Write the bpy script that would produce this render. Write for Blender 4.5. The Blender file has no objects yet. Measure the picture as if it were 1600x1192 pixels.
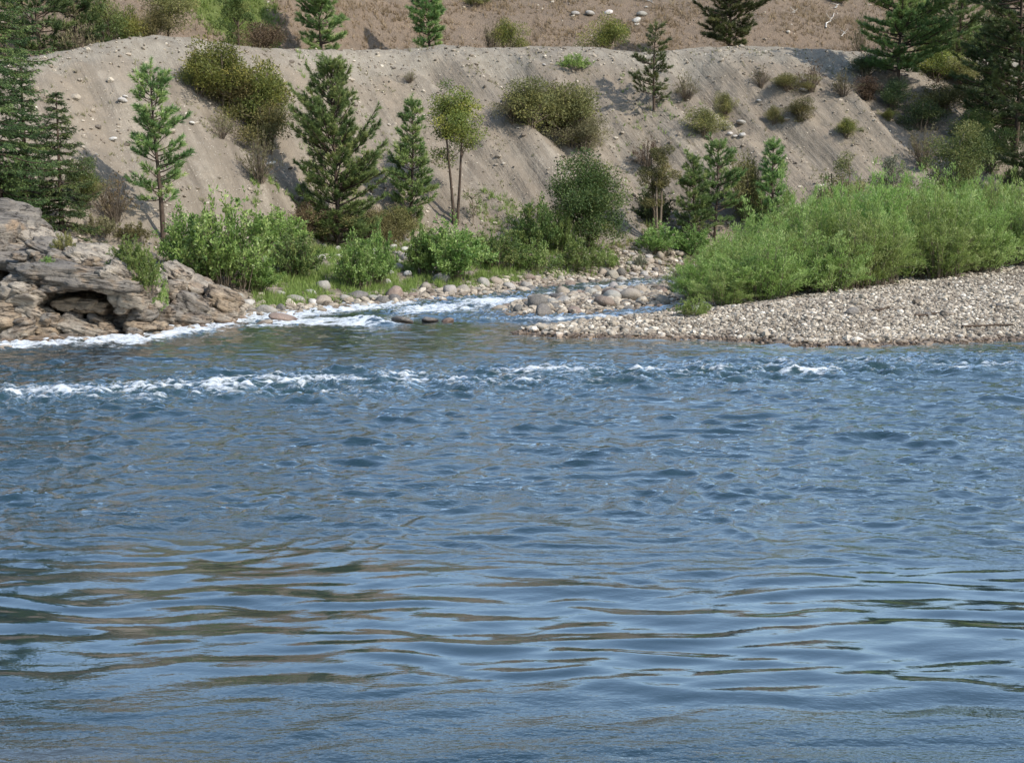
import bpy, bmesh, math, random
import numpy as np
from mathutils import Vector, Matrix, Quaternion

SC = bpy.context.scene
COL = SC.collection

# ------------------------------------------------------------------ camera, sky, sun, exposure
F = 2198.0                      # focal length in photograph pixels (1600 wide)
CAMZ = 5.0
PITCH = math.atan(296.0 / F)
cam_d = bpy.data.cameras.new('camera')
cam = bpy.data.objects.new('camera', cam_d)
COL.objects.link(cam)
cam.location = (0, 0, CAMZ)
cam.rotation_euler = (math.pi / 2 - PITCH, 0, 0)
cam_d.sensor_fit = 'HORIZONTAL'
cam_d.sensor_width = 36.0
cam_d.lens = 36.0 * F / 1600.0
cam_d.clip_start = 0.1
cam_d.clip_end = 5000
SC.camera = cam

TO_SUN = Vector((4.2, -3.0, 4.3)).normalized()
SUN_EL = math.asin(TO_SUN.z)
SUN_AZ = math.atan2(TO_SUN.x, TO_SUN.y)
world = bpy.data.worlds.new('World')
SC.world = world
world.use_nodes = True
wn = world.node_tree
wn.nodes.clear()
sky = wn.nodes.new('ShaderNodeTexSky')
sky.sky_type = 'NISHITA'
sky.sun_disc = False
sky.sun_elevation = SUN_EL
sky.sun_rotation = SUN_AZ
sky.air_density = 1.25
sky.dust_density = 0.8
sky.ozone_density = 1.4
bg = wn.nodes.new('ShaderNodeBackground')
bg.inputs['Strength'].default_value = 0.15
wo = wn.nodes.new('ShaderNodeOutputWorld')
wn.links.new(sky.outputs[0], bg.inputs[0])
wn.links.new(bg.outputs[0], wo.inputs[0])
sun_d = bpy.data.lights.new('sun', 'SUN')
sun_d.energy = 3.1
sun_d.angle = math.radians(0.53)
sun_d.color = (1.0, 0.945, 0.865)
sun = bpy.data.objects.new('sun', sun_d)
COL.objects.link(sun)
sun.rotation_euler = (-TO_SUN).to_track_quat('-Z', 'Y').to_euler()
sun.location = (40, -30, 60)
SC.view_settings.view_transform = 'Standard'
SC.view_settings.look = 'None'
SC.view_settings.gamma = 1.0
SC.view_settings.use_curve_mapping = False
SC.view_settings.exposure = 0.90
SC.render.engine = 'CYCLES'
SC.cycles.max_bounces = 6
SC.cycles.transparent_max_bounces = 4
SC.cycles.use_denoising = True

# ------------------------------------------------------------------ noise
def _perm(seed):
    r = np.random.RandomState(seed)
    p = r.permutation(256)
    return np.concatenate([p, p, p])

_PC = {}
def perlin3(x, y, z, seed=0):
    p = _PC.setdefault(seed, _perm(seed + 11))
    x = np.asarray(x, float); y = np.asarray(y, float); z = np.asarray(z, float)
    xi = np.floor(x).astype(int); yi = np.floor(y).astype(int); zi = np.floor(z).astype(int)
    xf = x - xi; yf = y - yi; zf = z - zi
    xi &= 255; yi &= 255; zi &= 255
    u = xf * xf * xf * (xf * (xf * 6 - 15) + 10)
    v = yf * yf * yf * (yf * (yf * 6 - 15) + 10)
    w = zf * zf * zf * (zf * (zf * 6 - 15) + 10)
    G = np.array([(1,1,0),(-1,1,0),(1,-1,0),(-1,-1,0),(1,0,1),(-1,0,1),(1,0,-1),(-1,0,-1),
                  (0,1,1),(0,-1,1),(0,1,-1),(0,-1,-1),(1,1,0),(-1,1,0),(0,-1,1),(0,-1,-1)], float)
    def g(dx, dy, dz):
        h = p[p[p[xi + dx] + yi + dy] + zi + dz] & 15
        gg = G[h]
        return gg[..., 0] * (xf - dx) + gg[..., 1] * (yf - dy) + gg[..., 2] * (zf - dz)
    def lerp(a, b, t): return a + t * (b - a)
    return lerp(lerp(lerp(g(0,0,0), g(1,0,0), u), lerp(g(0,1,0), g(1,1,0), u), v),
                lerp(lerp(g(0,0,1), g(1,0,1), u), lerp(g(0,1,1), g(1,1,1), u), v), w)

def perlin2(x, y, seed=0):
    p = _PC.setdefault(seed, _perm(seed + 11))
    x = np.asarray(x, float); y = np.asarray(y, float)
    xi = np.floor(x).astype(int); yi = np.floor(y).astype(int)
    xf = x - xi; yf = y - yi
    xi &= 255; yi &= 255
    u = xf * xf * xf * (xf * (xf * 6 - 15) + 10)
    v = yf * yf * yf * (yf * (yf * 6 - 15) + 10)
    a = np.arange(256) * (2 * math.pi / 256)
    ca, sa = np.cos(a), np.sin(a)
    def g(dx, dy):
        h = p[p[xi + dx] + yi + dy]
        return 1.4 * (ca[h] * (xf - dx) + sa[h] * (yf - dy))
    A = g(0,0); B = g(1,0); C = g(0,1); D = g(1,1)
    return (A + u * (B - A)) * (1 - v) + (C + u * (D - C)) * v

def fbm(x, y, o=4, seed=0):
    s = 0; a = 1.0; f = 1.0
    for i in range(o):
        s = s + a * perlin2(x * f, y * f, seed + i)
        a *= 0.5; f *= 2.03
    return s

def sstep(a, b, x):
    t = np.clip((x - a) / (b - a), 0, 1)
    return t * t * (3 - 2 * t)

# ------------------------------------------------------------------ terrain description (metres, camera over the origin, +Y across the river)
cp, sp = math.cos(PITCH), math.sin(PITCH)
def ray(px, py):
    a = (px - 800.0) / F; b = (596.0 - py) / F
    return np.array([a, cp + b * sp, -sp + b * cp])

def on_water(px, py):
    d = ray(px, py)
    t = -CAMZ / d[2]
    return (d[0] * t, d[1] * t)

shore_pix = [(-150,556),(0,546),(100,539),(230,527),(300,515),(370,499),(430,496),(480,490),(560,482),(640,474),(720,468),
             (800,458),(860,450),(940,443),(1000,438),(1080,431),(1180,424),(1300,418)]
SHORE = np.array([(-200,-60+90),(-60,36),(-30,40)] + [on_water(*p) for p in shore_pix] + [(60,103),(300,140)], float)
SHORE = SHORE[np.argsort(SHORE[:, 0])]
def shore_y(x): return np.interp(x, SHORE[:, 0], SHORE[:, 1])
FOOT = np.array([(-300,20),(-40,45),(-26,51),(-20,57),(-16,63.5),(-13,69),(-9.8,77),(-5,82),(0,85),(10,88.5),(25,92),(60,106),(300,150)], float)
def foot_y(x): return np.interp(x, FOOT[:, 0], FOOT[:, 1])
GR = np.array([(-40,0.42),(-22,0.46),(-12,0.5),(-4,0.6),(6,0.66),(40,0.66)], float)
crest_pix = [(-120,100),(-20,92),(90,76),(150,62),(230,49),(300,55),(400,70),(480,73),(560,74),(650,72),(690,66),(760,72),(830,69),(930,70),
             (1000,79),(1060,75),(1100,70),(1200,69),(1290,74),(1400,82),(1500,86),(1640,90),(1800,95)]
_cr = []
for (px, py) in crest_pix:
    d = ray(px, py)
    best = None
    for D in np.arange(55, 135, 0.1):
        t = D / d[1]
        x = d[0] * t; z = CAMZ + d[2] * t
        zs = 2 + np.interp(x, GR[:, 0], GR[:, 1]) * (D - foot_y(x))
        if zs >= z:
            best = (x, D, z); break
    if best: _cr.append(best)
_cr.sort()
_cr = [(-300, 60, 12.0)] + _cr + [(70, 133, 17.0), (300, 180, 18.0)]
CREST = np.array(_cr, float)
def crest_yz(x): return np.interp(x, CREST[:, 0], CREST[:, 1]), np.interp(x, CREST[:, 0], CREST[:, 2])

bar_front = [on_water(*p) for p in [(815,520),(860,525),(900,527),(1000,529),(1100,530),(1200,536),(1260,542),(1400,539),(1600,531),(1900,522)]]
bar_back = [on_water(*p) for p in [(1060,482),(1025,493),(960,503),(850,514)]]
BAR = np.array(bar_front + [(60,56),(260,70),(260,128),(60,98),(40,92),(21,87.5),(13.5,81),(11,75),(9.5,68)] + bar_back, float)
ISLE = np.array([on_water(*p) for p in [(786,487),(800,494),(900,495),(1000,485),(1070,476)]] + [(9.6,66),(10.6,74)] +
                [on_water(*p) for p in [(1070,449),(960,456),(870,467),(795,481)]], float)

def sdist(x, y, P):
    """positive inside"""
    d = np.full(x.shape, 1e9); ins = np.zeros(x.shape, bool)
    n = len(P)
    for i in range(n):
        ax, ay = P[i]; bx, by = P[(i + 1) % n]
        ex, ey = bx - ax, by - ay
        t = np.clip(((x - ax) * ex + (y - ay) * ey) / (ex * ex + ey * ey), 0, 1)
        d = np.minimum(d, np.hypot(x - ax - t * ex, y - ay - t * ey))
        if ay != by:
            c = ((ay > y) != (by > y)) & (x < (bx - ax) * (y - ay) / (by - ay) + ax)
            ins ^= c
    return np.where(ins, d, -d)

def shore_d(x, y):
    """inland distance from the far waterline (approximate, signed)"""
    s = (shore_y(x + 0.5) - shore_y(x - 0.5))
    return (y - shore_y(x)) / np.sqrt(1 + np.clip(s, -2.5, 2.5) ** 2)

def terrain(x, y, detail=True):
    x = np.asarray(x, float); y = np.asarray(y, float)
    yf = foot_y(x); yc, zc = crest_yz(x)
    d = shore_d(x, y)
    # far bank: stony beach, then bench to the foot of the slope
    ds = np.maximum((yf - shore_y(x)), 3.0)
    tb = np.clip((y - shore_y(x)) / ds, 0, 1)
    bank = np.where(d < 0, 0.30 * d, 2.0 * (0.55 * tb + 0.45 * sstep(0, 1, tb)))
    # the slope itself
    s = (y - yf) / np.maximum(yc - yf, 1)
    sl = 2 + (zc - 2) * s
    k = 0.35
    sl = -k * np.logaddexp(-sl / k, -zc / k)
    z = np.where(y > yf, np.maximum(sl, 2.0), bank)
    # rills that run down the slope towards the right
    w = sstep(0.0, 0.15, s) * (1 - sstep(0.86, 1.0, s))
    if detail:
        q = x + 0.0 * y
        r = fbm((x + (y - yf) * 0.55) / 4.2, (y - yf) / 22.0, 3, 5)
        z = z + w * (1.35 * r + 0.5 * fbm((x + (y - yf) * 0.6) / 2.1, (y - yf) / 14.0, 2, 7)) + w * 0.24 * fbm((x + (y - yf) * 0.5) / 1.1, (y - yf) / 6.0, 3, 9)
        z = z + np.where(s > 0, 0.17, 0.05) * fbm(x / 0.9, y / 0.9, 3, 21) * sstep(0.2, 1.5, d) * (1 - sstep(0.95, 1.05, s) * 0.6)
    # upper hillside behind the crest
    over = y - yc
    hill = zc - 0.35 - 0.04 * np.clip(over, 0, 8) + 0.52 * np.maximum(over - 7, 0) * sstep(5, 16, over)
    top = np.interp(x, [-120, -30, 0, 40, 120], [50, 45, 36, 29, 29]) + 3.0 * fbm(x / 23.0, y / 40.0, 2, 77)
    hill = -3.0 * np.logaddexp(-hill / 3.0, -top / 3.0)
    if detail:
        hill = hill + sstep(6, 14, over) * (0.5 * fbm(x / 9.0, y / 9.0, 3, 31) + 0.12 * fbm(x / 1.3, y / 1.3, 2, 33))
    z = np.where(over > 0, np.where(over < 3, z + (hill - z) * sstep(0, 3, over), hill), z)
    # gravel bar and boulder bar
    b = sdist(x, y, BAR)
    bz = np.where(b > 0, 2.1 * (1 - np.exp(-b * 0.075)) + 0.05 * (1 - np.exp(-b * 2)), 0.25 * b)
    if detail: bz = bz + 0.05 * fbm(x / 1.6, y / 1.6, 3, 41) * sstep(0, 2, b)
    i = sdist(x, y, ISLE)
    iz = np.where(i > 0, 0.30 * (1 - np.exp(-i * 0.8)), 0.3 * i)
    # our own bank
    n = 6.5 + 0.6 * perlin2(x / 6.0, x * 0 + 0.5, 3) - y
    nz = np.where(n > 0, 3.3 * (1 - np.exp(-n * 0.42)), 0.28 * n) + np.maximum(n - 25, 0) * 0.06
    z = np.maximum(np.maximum(z, nz), np.maximum(bz, iz))
    return np.maximum(z, -2.2)

def tz(x, y): return float(terrain(np.array([x]), np.array([y]))[0])
_ts = np.concatenate([np.arange(38, 130, 0.08), np.arange(130, 320, 0.5)])
def hit(px, py):
    """where the sight line of a photograph pixel first meets the ground"""
    d = ray(px, py)
    t = _ts / d[1]
    X = d[0] * t; Z = CAMZ + d[2] * t
    g = np.maximum(terrain(X, _ts), 0.0)
    k = np.nonzero(g >= Z)[0]
    k = k[0] if len(k) else len(_ts) - 1
    return np.array([X[k], _ts[k], g[k]])
def at(px, D):
    """ground point at depth D in the column of a photograph pixel (for things whose foot is hidden)"""
    zc = CAMZ
    x = 0.0
    for _ in range(4):
        cz = D * cp - (zc - CAMZ) * sp
        x = (px - 800.0) / F * cz
        zc = tz(x, D)
    return np.array([x, D, zc])

# ------------------------------------------------------------------ mesh helpers
def mesh_np(name, V, Q=None, T=None, smooth=False, attrs=None):
    me = bpy.data.meshes.new(name)
    V = np.asarray(V, np.float32)
    nq = 0 if Q is None else len(Q); nt = 0 if T is None else len(T)
    me.vertices.add(len(V)); me.vertices.foreach_set('co', V.ravel())
    li = []
    if nq: li.append(np.asarray(Q, np.int32).ravel())
    if nt: li.append(np.asarray(T, np.int32).ravel())
    li = np.concatenate(li)
    me.loops.add(len(li)); me.loops.foreach_set('vertex_index', li)
    tot = np.concatenate([np.full(nq, 4, np.int32), np.full(nt, 3, np.int32)])
    st = np.concatenate([[0], np.cumsum(tot)[:-1]]).astype(np.int32)
    me.polygons.add(nq + nt)
    me.polygons.foreach_set('loop_start', st)
    me.polygons.foreach_set('loop_total', tot)
    me.polygons.foreach_set('use_smooth', np.full(nq + nt, smooth, bool))
    for k, a in (attrs or {}).items():
        at_ = me.attributes.new(k, 'FLOAT', 'POINT')
        at_.data.foreach_set('value', np.asarray(a, np.float32))
    me.update(calc_edges=True)
    return me

def link(name, me, mat=None, parent=None, loc=None):
    o = bpy.data.objects.new(name, me)
    COL.objects.link(o)
    if mat is not None and me is not None and len(me.materials) == 0: me.materials.append(mat)
    if parent is not None: o.parent = parent
    if loc is not None: o.location = loc
    return o

def tag(o, label=None, cat=None, group=None, kind=None):
    if label: o['label'] = label
    if cat: o['category'] = cat
    if group: o['group'] = group
    if kind: o['kind'] = kind
    return o

class MB:
    def __init__(s): s.V = []; s.Q = []; s.T = []; s.A = []; s.n = 0
    def add(s, V, Q=None, T=None, tint=0.5):
        V = np.asarray(V, float)
        if Q is not None and len(Q): s.Q.append(np.asarray(Q) + s.n)
        if T is not None and len(T): s.T.append(np.asarray(T) + s.n)
        s.V.append(V); s.n += len(V)
        s.A.append(np.broadcast_to(np.asarray(tint, float), (len(V),)))
    def mesh(s, name, smooth=False):
        return mesh_np(name, np.concatenate(s.V), np.concatenate(s.Q) if s.Q else None,
                       np.concatenate(s.T) if s.T else None, smooth, {'tint': np.concatenate(s.A)})

def nrm(v): return v / np.maximum(np.linalg.norm(v, axis=-1, keepdims=True), 1e-9)

def tube(mb, pts, rad, sides=5, tint=0.5):
    pts = np.asarray(pts, float); k = len(pts)
    rad = np.broadcast_to(np.asarray(rad, float), (k,))
    t = nrm(np.gradient(pts, axis=0))
    ref = np.array([0.3, 0.9, 0.2]) if abs(t[0][2]) > 0.7 else np.array([0, 0, 1.0])
    a = nrm(np.cross(t, ref)); b = np.cross(t, a)
    ang = np.arange(sides) * 2 * math.pi / sides
    ring = (a[:, None, :] * np.cos(ang)[None, :, None] + b[:, None, :] * np.sin(ang)[None, :, None]) * rad[:, None, None]
    V = (pts[:, None, :] + ring).reshape(-1, 3)
    i = np.arange(k - 1)[:, None] * sides; j = np.arange(sides)[None, :]; j2 = (j + 1) % sides
    Q = np.stack([i + j, i + j2, i + sides + j2, i + sides + j], -1).reshape(-1, 4)
    mb.add(V, Q, None, tint)

def leaves(mb, P, D, L, W, rng, tint):
    """kite-shaped leaves: P base points, D directions"""
    n = len(P)
    D = nrm(D)
    side = nrm(np.cross(D, rng.normal(size=(n, 3))))
    up = np.cross(side, D)
    L = np.broadcast_to(L, (n,))[:, None]; W = np.broadcast_to(W, (n,))[:, None]
    mid = P + D * L * 0.45 + up * L * 0.06
    V = np.stack([P, mid + side * W * 0.5, P + D * L, mid - side * W * 0.5], 1).reshape(-1, 3)
    Q = np.arange(n * 4).reshape(n, 4)
    mb.add(V, Q, None, np.repeat(tint, 4))

def needles(mb, P, D, ln, k, L, W, spread, rng, tint):
    n = len(P)
    D = nrm(D)
    Dk = np.repeat(D, k, 0)
    base = np.repeat(P, k, 0) + Dk * (rng.rand(n * k) * np.repeat(ln, k))[:, None]
    r = rng.normal(size=(n * k, 3)); r -= Dk * np.sum(r * Dk, 1)[:, None]; r = nrm(r)
    sp_ = spread * (0.6 + 0.8 * rng.rand(n * k))[:, None]
    d = nrm(Dk + r * sp_)
    s = nrm(np.cross(d, rng.normal(size=(n * k, 3)))) * (W * 0.5)
    Lk = (L * (0.7 + 0.6 * rng.rand(n * k)))[:, None]
    V = np.stack([base - s, base + s, base + d * Lk], 1).reshape(-1, 3)
    T = np.arange(n * k * 3).reshape(-1, 3)
    tt = np.clip(np.repeat(tint, k) + 0.15 * rng.normal(size=n * k), 0, 1)
    mb.add(V, None, T, np.repeat(tt, 3))

# ------------------------------------------------------------------ materials
class NT:
    def __init__(s, name):
        s.m = bpy.data.materials.new(name); s.m.use_nodes = True
        s.t = s.m.node_tree; s.t.nodes.clear()
        s.out = s.t.nodes.new('ShaderNodeOutputMaterial')
    def n(s, typ, **kw):
        nd = s.t.nodes.new(typ)
        for k, v in kw.items(): setattr(nd, k, v)
        return nd
    def l(s, a, b): s.t.links.new(a, b)
    def put(s, sock, v):
        if isinstance(v, bpy.types.NodeSocket): s.l(v, sock)
        else: sock.default_value = v
    def math(s, op, a, b=0.0, c=None, clamp=False):
        nd = s.n('ShaderNodeMath', operation=op, use_clamp=clamp)
        s.put(nd.inputs[0], a); s.put(nd.inputs[1], b)
        if c is not None: s.put(nd.inputs[2], c)
        return nd.outputs[0]
    def mix(s, f, a, b, blend='MIX'):
        nd = s.n('ShaderNodeMix', data_type='RGBA', blend_type=blend)
        s.put(nd.inputs[0], f); s.put(nd.inputs[6], a); s.put(nd.inputs[7], b)
        return nd.outputs[2]
    def pos(s): return s.n('ShaderNodeNewGeometry').outputs['Position']
    def obj(s): return s.n('ShaderNodeTexCoord').outputs['Object']
    def map(s, v, scale=(1,1,1), rot=(0,0,0), loc=(0,0,0)):
        nd = s.n('ShaderNodeMapping')
        s.l(v, nd.inputs[0]); nd.inputs['Scale'].default_value = scale; nd.inputs['Rotation'].default_value = rot; nd.inputs['Location'].default_value = loc
        return nd.outputs[0]
    def noise(s, v, scale, detail=3, rough=0.5):
        nd = s.n('ShaderNodeTexNoise'); s.l(v, nd.inputs['Vector'])
        nd.inputs['Scale'].default_value = scale; nd.inputs['Detail'].default_value = detail; nd.inputs['Roughness'].default_value = rough
        return nd.outputs[0]
    def voro(s, v, scale, feature='F1'):
        nd = s.n('ShaderNodeTexVoronoi', feature=feature); s.l(v, nd.inputs['Vector']); nd.inputs['Scale'].default_value = scale
        return nd
    def ramp(s, f, stops):
        nd = s.n('ShaderNodeValToRGB'); s.put(nd.inputs[0], f)
        e = nd.color_ramp.elements
        while len(e) > 1: e.remove(e[-1])
        e[0].position = stops[0][0]; c = stops[0][1]; e[0].color = (*c, 1) if len(c) == 3 else c
        for p, c in stops[1:]:
            x = e.new(p); x.color = (*c, 1) if len(c) == 3 else c
        return nd.outputs[0]
    def rng(s, f, a, b, c=0.0, d=1.0):
        nd = s.n('ShaderNodeMapRange', interpolation_type='SMOOTHSTEP'); s.put(nd.inputs[0], f)
        for i, v in enumerate((a, b, c, d)): nd.inputs[1 + i].default_value = v
        return nd.outputs[0]
    def attr(s, name, typ='GEOMETRY'):
        nd = s.n('ShaderNodeAttribute', attribute_type=typ, attribute_name=name)
        return nd.outputs['Fac']
    def bump(s, h, strength, dist, normal=None):
        nd = s.n('ShaderNodeBump'); s.l(h, nd.inputs['Height'])
        nd.inputs['Strength'].default_value = strength; nd.inputs['Distance'].default_value = dist
        if normal is not None: s.l(normal, nd.inputs['Normal'])
        return nd.outputs[0]
    def bsdf(s, color, rough=0.9, spec=0.25, normal=None, ior=None):
        nd = s.n('ShaderNodeBsdfPrincipled')
        s.put(nd.inputs['Base Color'], color); s.put(nd.inputs['Roughness'], rough)
        nd.inputs['Specular IOR Level'].default_value = spec
        if ior: nd.inputs['IOR'].default_value = ior
        if normal is not None: s.l(normal, nd.inputs['Normal'])
        return nd
    def done(s, shader):
        s.l(shader, s.out.inputs['Surface']); return s.m

def C(r, g, b): return (r, g, b, 1.0)

def leaf_mat(name, a, b, c, trans=0.3, rough=0.55, spec=0.25):
    """a..b..c over the leaf's own random tint"""
    t = NT(name)
    ti = t.attr('tint')
    col = t.ramp(ti, [(0.0, a), (0.55, b), (1.0, c)])
    oi = t.n('ShaderNodeObjectInfo')
    hs = t.n('ShaderNodeHueSaturation')
    t.put(hs.inputs['Hue'], t.math('MULTIPLY_ADD', oi.outputs['Random'], 0.035, 0.4825))
    t.put(hs.inputs['Value'], t.math('MULTIPLY_ADD', oi.outputs['Random'], 0.5, 0.74))
    t.l(col, hs.inputs['Color'])
    p = t.bsdf(hs.outputs[0], rough, spec)
    tr = t.n('ShaderNodeBsdfTranslucent'); t.l(hs.outputs[0], tr.inputs[0])
    mx = t.n('ShaderNodeMixShader'); mx.inputs[0].default_value = trans
    t.l(p.outputs[0], mx.inputs[1]); t.l(tr.outputs[0], mx.inputs[2])
    return t.done(mx.outputs[0])

def bark_mat(name, a, b):
    t = NT(name)
    o = t.obj()
    n = t.noise(t.map(o, (8, 8, 1.6)), 2.0, 4, 0.6)
    return t.done(t.bsdf(t.ramp(n, [(0.3, a), (0.7, b)]), 0.95, 0.1, t.bump(n, 0.6, 0.03)).outputs[0])

M = {}
M['pine'] = leaf_mat('pine needles', (0.072,0.128,0.043), (0.150,0.230,0.070), (0.300,0.353,0.118), 0.25, 0.5)
M['pine_pale'] = leaf_mat('pale pine needles', (0.054,0.076,0.027), (0.102,0.130,0.044), (0.192,0.194,0.071), 0.2, 0.5)
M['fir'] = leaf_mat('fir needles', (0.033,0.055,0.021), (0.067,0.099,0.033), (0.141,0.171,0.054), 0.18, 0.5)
M['willow'] = leaf_mat('willow leaves', (0.140,0.209,0.044), (0.230,0.314,0.077), (0.381,0.446,0.165), 0.42, 0.45, 0.35)
M['broad'] = leaf_mat('broad shrub leaves', (0.086,0.147,0.031), (0.154,0.232,0.053), (0.296,0.363,0.114), 0.38, 0.42, 0.4)
M['tree'] = leaf_mat('bushy tree leaves', (0.063,0.100,0.027), (0.109,0.158,0.043), (0.207,0.215,0.065), 0.32, 0.5)
M['dark_tree'] = leaf_mat('dark tree leaves', (0.048,0.083,0.024), (0.086,0.135,0.037), (0.180,0.188,0.057), 0.28, 0.5)
M['olive'] = leaf_mat('olive shrub leaves', (0.094,0.096,0.035), (0.157,0.151,0.053), (0.251,0.216,0.076), 0.3, 0.6)
M['golden'] = leaf_mat('golden shrub leaves', (0.083,0.108,0.029), (0.150,0.172,0.039), (0.281,0.259,0.055), 0.32, 0.55)
M['drab'] = leaf_mat('drab shrub leaves', (0.110,0.098,0.052), (0.165,0.148,0.075), (0.24,0.21,0.11), 0.25, 0.7)
M['rust'] = leaf_mat('rusty shrub leaves', (0.085,0.058,0.036), (0.135,0.092,0.052), (0.19,0.15,0.07), 0.2, 0.7)
M['sage'] = leaf_mat('grey green sage leaves', (0.13,0.14,0.085), (0.19,0.195,0.125), (0.27,0.27,0.18), 0.2, 0.7)
M['drygrass'] = leaf_mat('dry grass', (0.20,0.150,0.085), (0.285,0.215,0.125), (0.38,0.30,0.18), 0.3, 0.7)
M['grass'] = leaf_mat('green bank grass', (0.115,0.165,0.035), (0.175,0.235,0.055), (0.27,0.31,0.10), 0.35, 0.5)
M['bark'] = bark_mat('dark bark', (0.035,0.026,0.020), (0.095,0.070,0.052))
M['greybark'] = bark_mat('grey bark', (0.10,0.085,0.068), (0.21,0.185,0.15))
M['twig'] = bark_mat('twigs', (0.085,0.065,0.046), (0.17,0.135,0.10))
M['deadwood'] = bark_mat('bleached wood', (0.35,0.32,0.28), (0.58,0.55,0.50))

def slope_mat():
    t = NT('gravel slope')
    P = t.pos()
    # streaks run down the slope, drifting right: long in y/z, narrow in x
    sh = t.n('ShaderNodeVectorMath', operation='ADD')
    xyz = t.n('ShaderNodeSeparateXYZ'); t.l(P, xyz.inputs[0])
    sx = t.math('MULTIPLY_ADD', xyz.outputs[1], 0.30, xyz.outputs[0])
    sx = t.math('MULTIPLY_ADD', xyz.outputs[2], 0.35, sx)
    cb = t.n('ShaderNodeCombineXYZ'); t.l(sx, cb.inputs[0])
    t.put(cb.inputs[1], t.math('MULTIPLY', xyz.outputs[1], 0.09)); t.put(cb.inputs[2], t.math('MULTIPLY', xyz.outputs[2], 0.10))
    st = t.noise(cb.outputs[0], 1.5, 5, 0.62)
    st2 = t.noise(cb.outputs[0], 0.35, 3, 0.5)
    big = t.noise(P, 0.12, 3, 0.5)
    mid = t.noise(P, 1.3, 4, 0.65)
    fine = t.noise(P, 11.0, 3, 0.7)
    col = t.ramp(st, [(0.32, (0.118,0.098,0.075)), (0.48, (0.190,0.160,0.125)), (0.64, (0.263,0.226,0.177))])
    col = t.mix(t.rng(st2, 0.45, 0.62), col, C(0.216,0.177,0.133))
    # loose grey gravel lies along the rounded crest
    topn = t.math('ADD', t.attr('crest'), t.math('MULTIPLY', t.math('SUBTRACT', mid, 0.5), 0.55))
    col = t.mix(t.math('MULTIPLY', t.rng(topn, 0.25, 0.75), 0.75), col, C(0.241,0.219,0.180))
    col = t.mix(t.math('MULTIPLY', t.rng(big, 0.5, 0.68), 0.5), col, C(0.161,0.129,0.098))
    col = t.mix(t.rng(mid, 0.38, 0.7, 0.0, 0.65), col, C(0.145,0.123,0.095))
    v = t.voro(P, 9.0)
    sp1 = t.math('MULTIPLY', t.rng(v.outputs['Distance'], 0.30, 0.16), t.rng(t.noise(P, 2.2, 2), 0.45, 0.62))
    col = t.mix(t.math('MULTIPLY', sp1, 0.75), col, t.mix(v.outputs['Color'], C(0.239,0.217,0.178), C(0.499,0.459,0.384)))
    col = t.mix(t.rng(fine, 0.3, 0.7, 0.0, 0.6), col, t.mix(0.5, col, C(0.126,0.106,0.080)))
    h = t.math('ADD', t.math('MULTIPLY', mid, 0.6), t.math('ADD', t.math('MULTIPLY', fine, 0.22), t.math('MULTIPLY', st, 0.9)))
    return t.done(t.bsdf(col, 0.95, 0.1, t.bump(h, 0.9, 0.25)).outputs[0])

def hill_mat():
    t = NT('dry hillside')
    P = t.pos()
    a = t.noise(P, 0.35, 4, 0.6); b = t.noise(P, 2.2, 4, 0.7); c = t.noise(P, 9.0, 2, 0.7)
    col = t.ramp(a, [(0.3, (0.123,0.095,0.068)), (0.48, (0.196,0.146,0.105)), (0.6, (0.157,0.122,0.092)), (0.75, (0.216,0.165,0.122))])
    col = t.mix(t.rng(b, 0.4, 0.7, 0, 0.5), col, C(0.250,0.186,0.126))
    col = t.mix(t.rng(c, 0.4, 0.7, 0, 0.6), col, C(0.105,0.083,0.060))
    g = t.math('ADD', t.attr('green'), t.math('MULTIPLY', t.math('SUBTRACT', b, 0.5), 0.8))
    col = t.mix(t.rng(g, 0.4, 0.7), col, C(0.099,0.120,0.037))
    return t.done(t.bsdf(col, 0.95, 0.1, t.bump(t.math('ADD', b, c), 0.8, 0.25)).outputs[0])

def bank_mat():
    t = NT('stony river bank')
    P = t.pos()
    v = t.voro(P, 2.6); v2 = t.voro(P, 7.0)
    n = t.noise(P, 1.2, 4, 0.6)
    col = t.mix(t.math('MULTIPLY', v.outputs['Distance'], 1.2, clamp=True), C(0.244,0.207,0.164), C(0.100,0.080,0.061))
    col = t.mix(0.4, col, t.mix(v2.outputs['Color'], C(0.134,0.108,0.082), C(0.321,0.271,0.214)))
    col = t.mix(t.rng(n, 0.45, 0.65, 0, 0.7), col, C(0.158,0.123,0.087))
    xyz = t.n('ShaderNodeSeparateXYZ'); t.l(P, xyz.inputs[0])
    wet = t.rng(xyz.outputs[2], 0.22, 0.02)
    col = t.mix(wet, col, t.mix(0.65, col, C(0.041,0.028,0.021)))
    h = t.math('ADD', t.math('MULTIPLY', v.outputs['Distance'], -0.8), t.math('MULTIPLY', v2.outputs['Distance'], -0.3))
    return t.done(t.bsdf(col, 0.85, 0.2, t.bump(h, 1.0, 0.2)).outputs[0])

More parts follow.
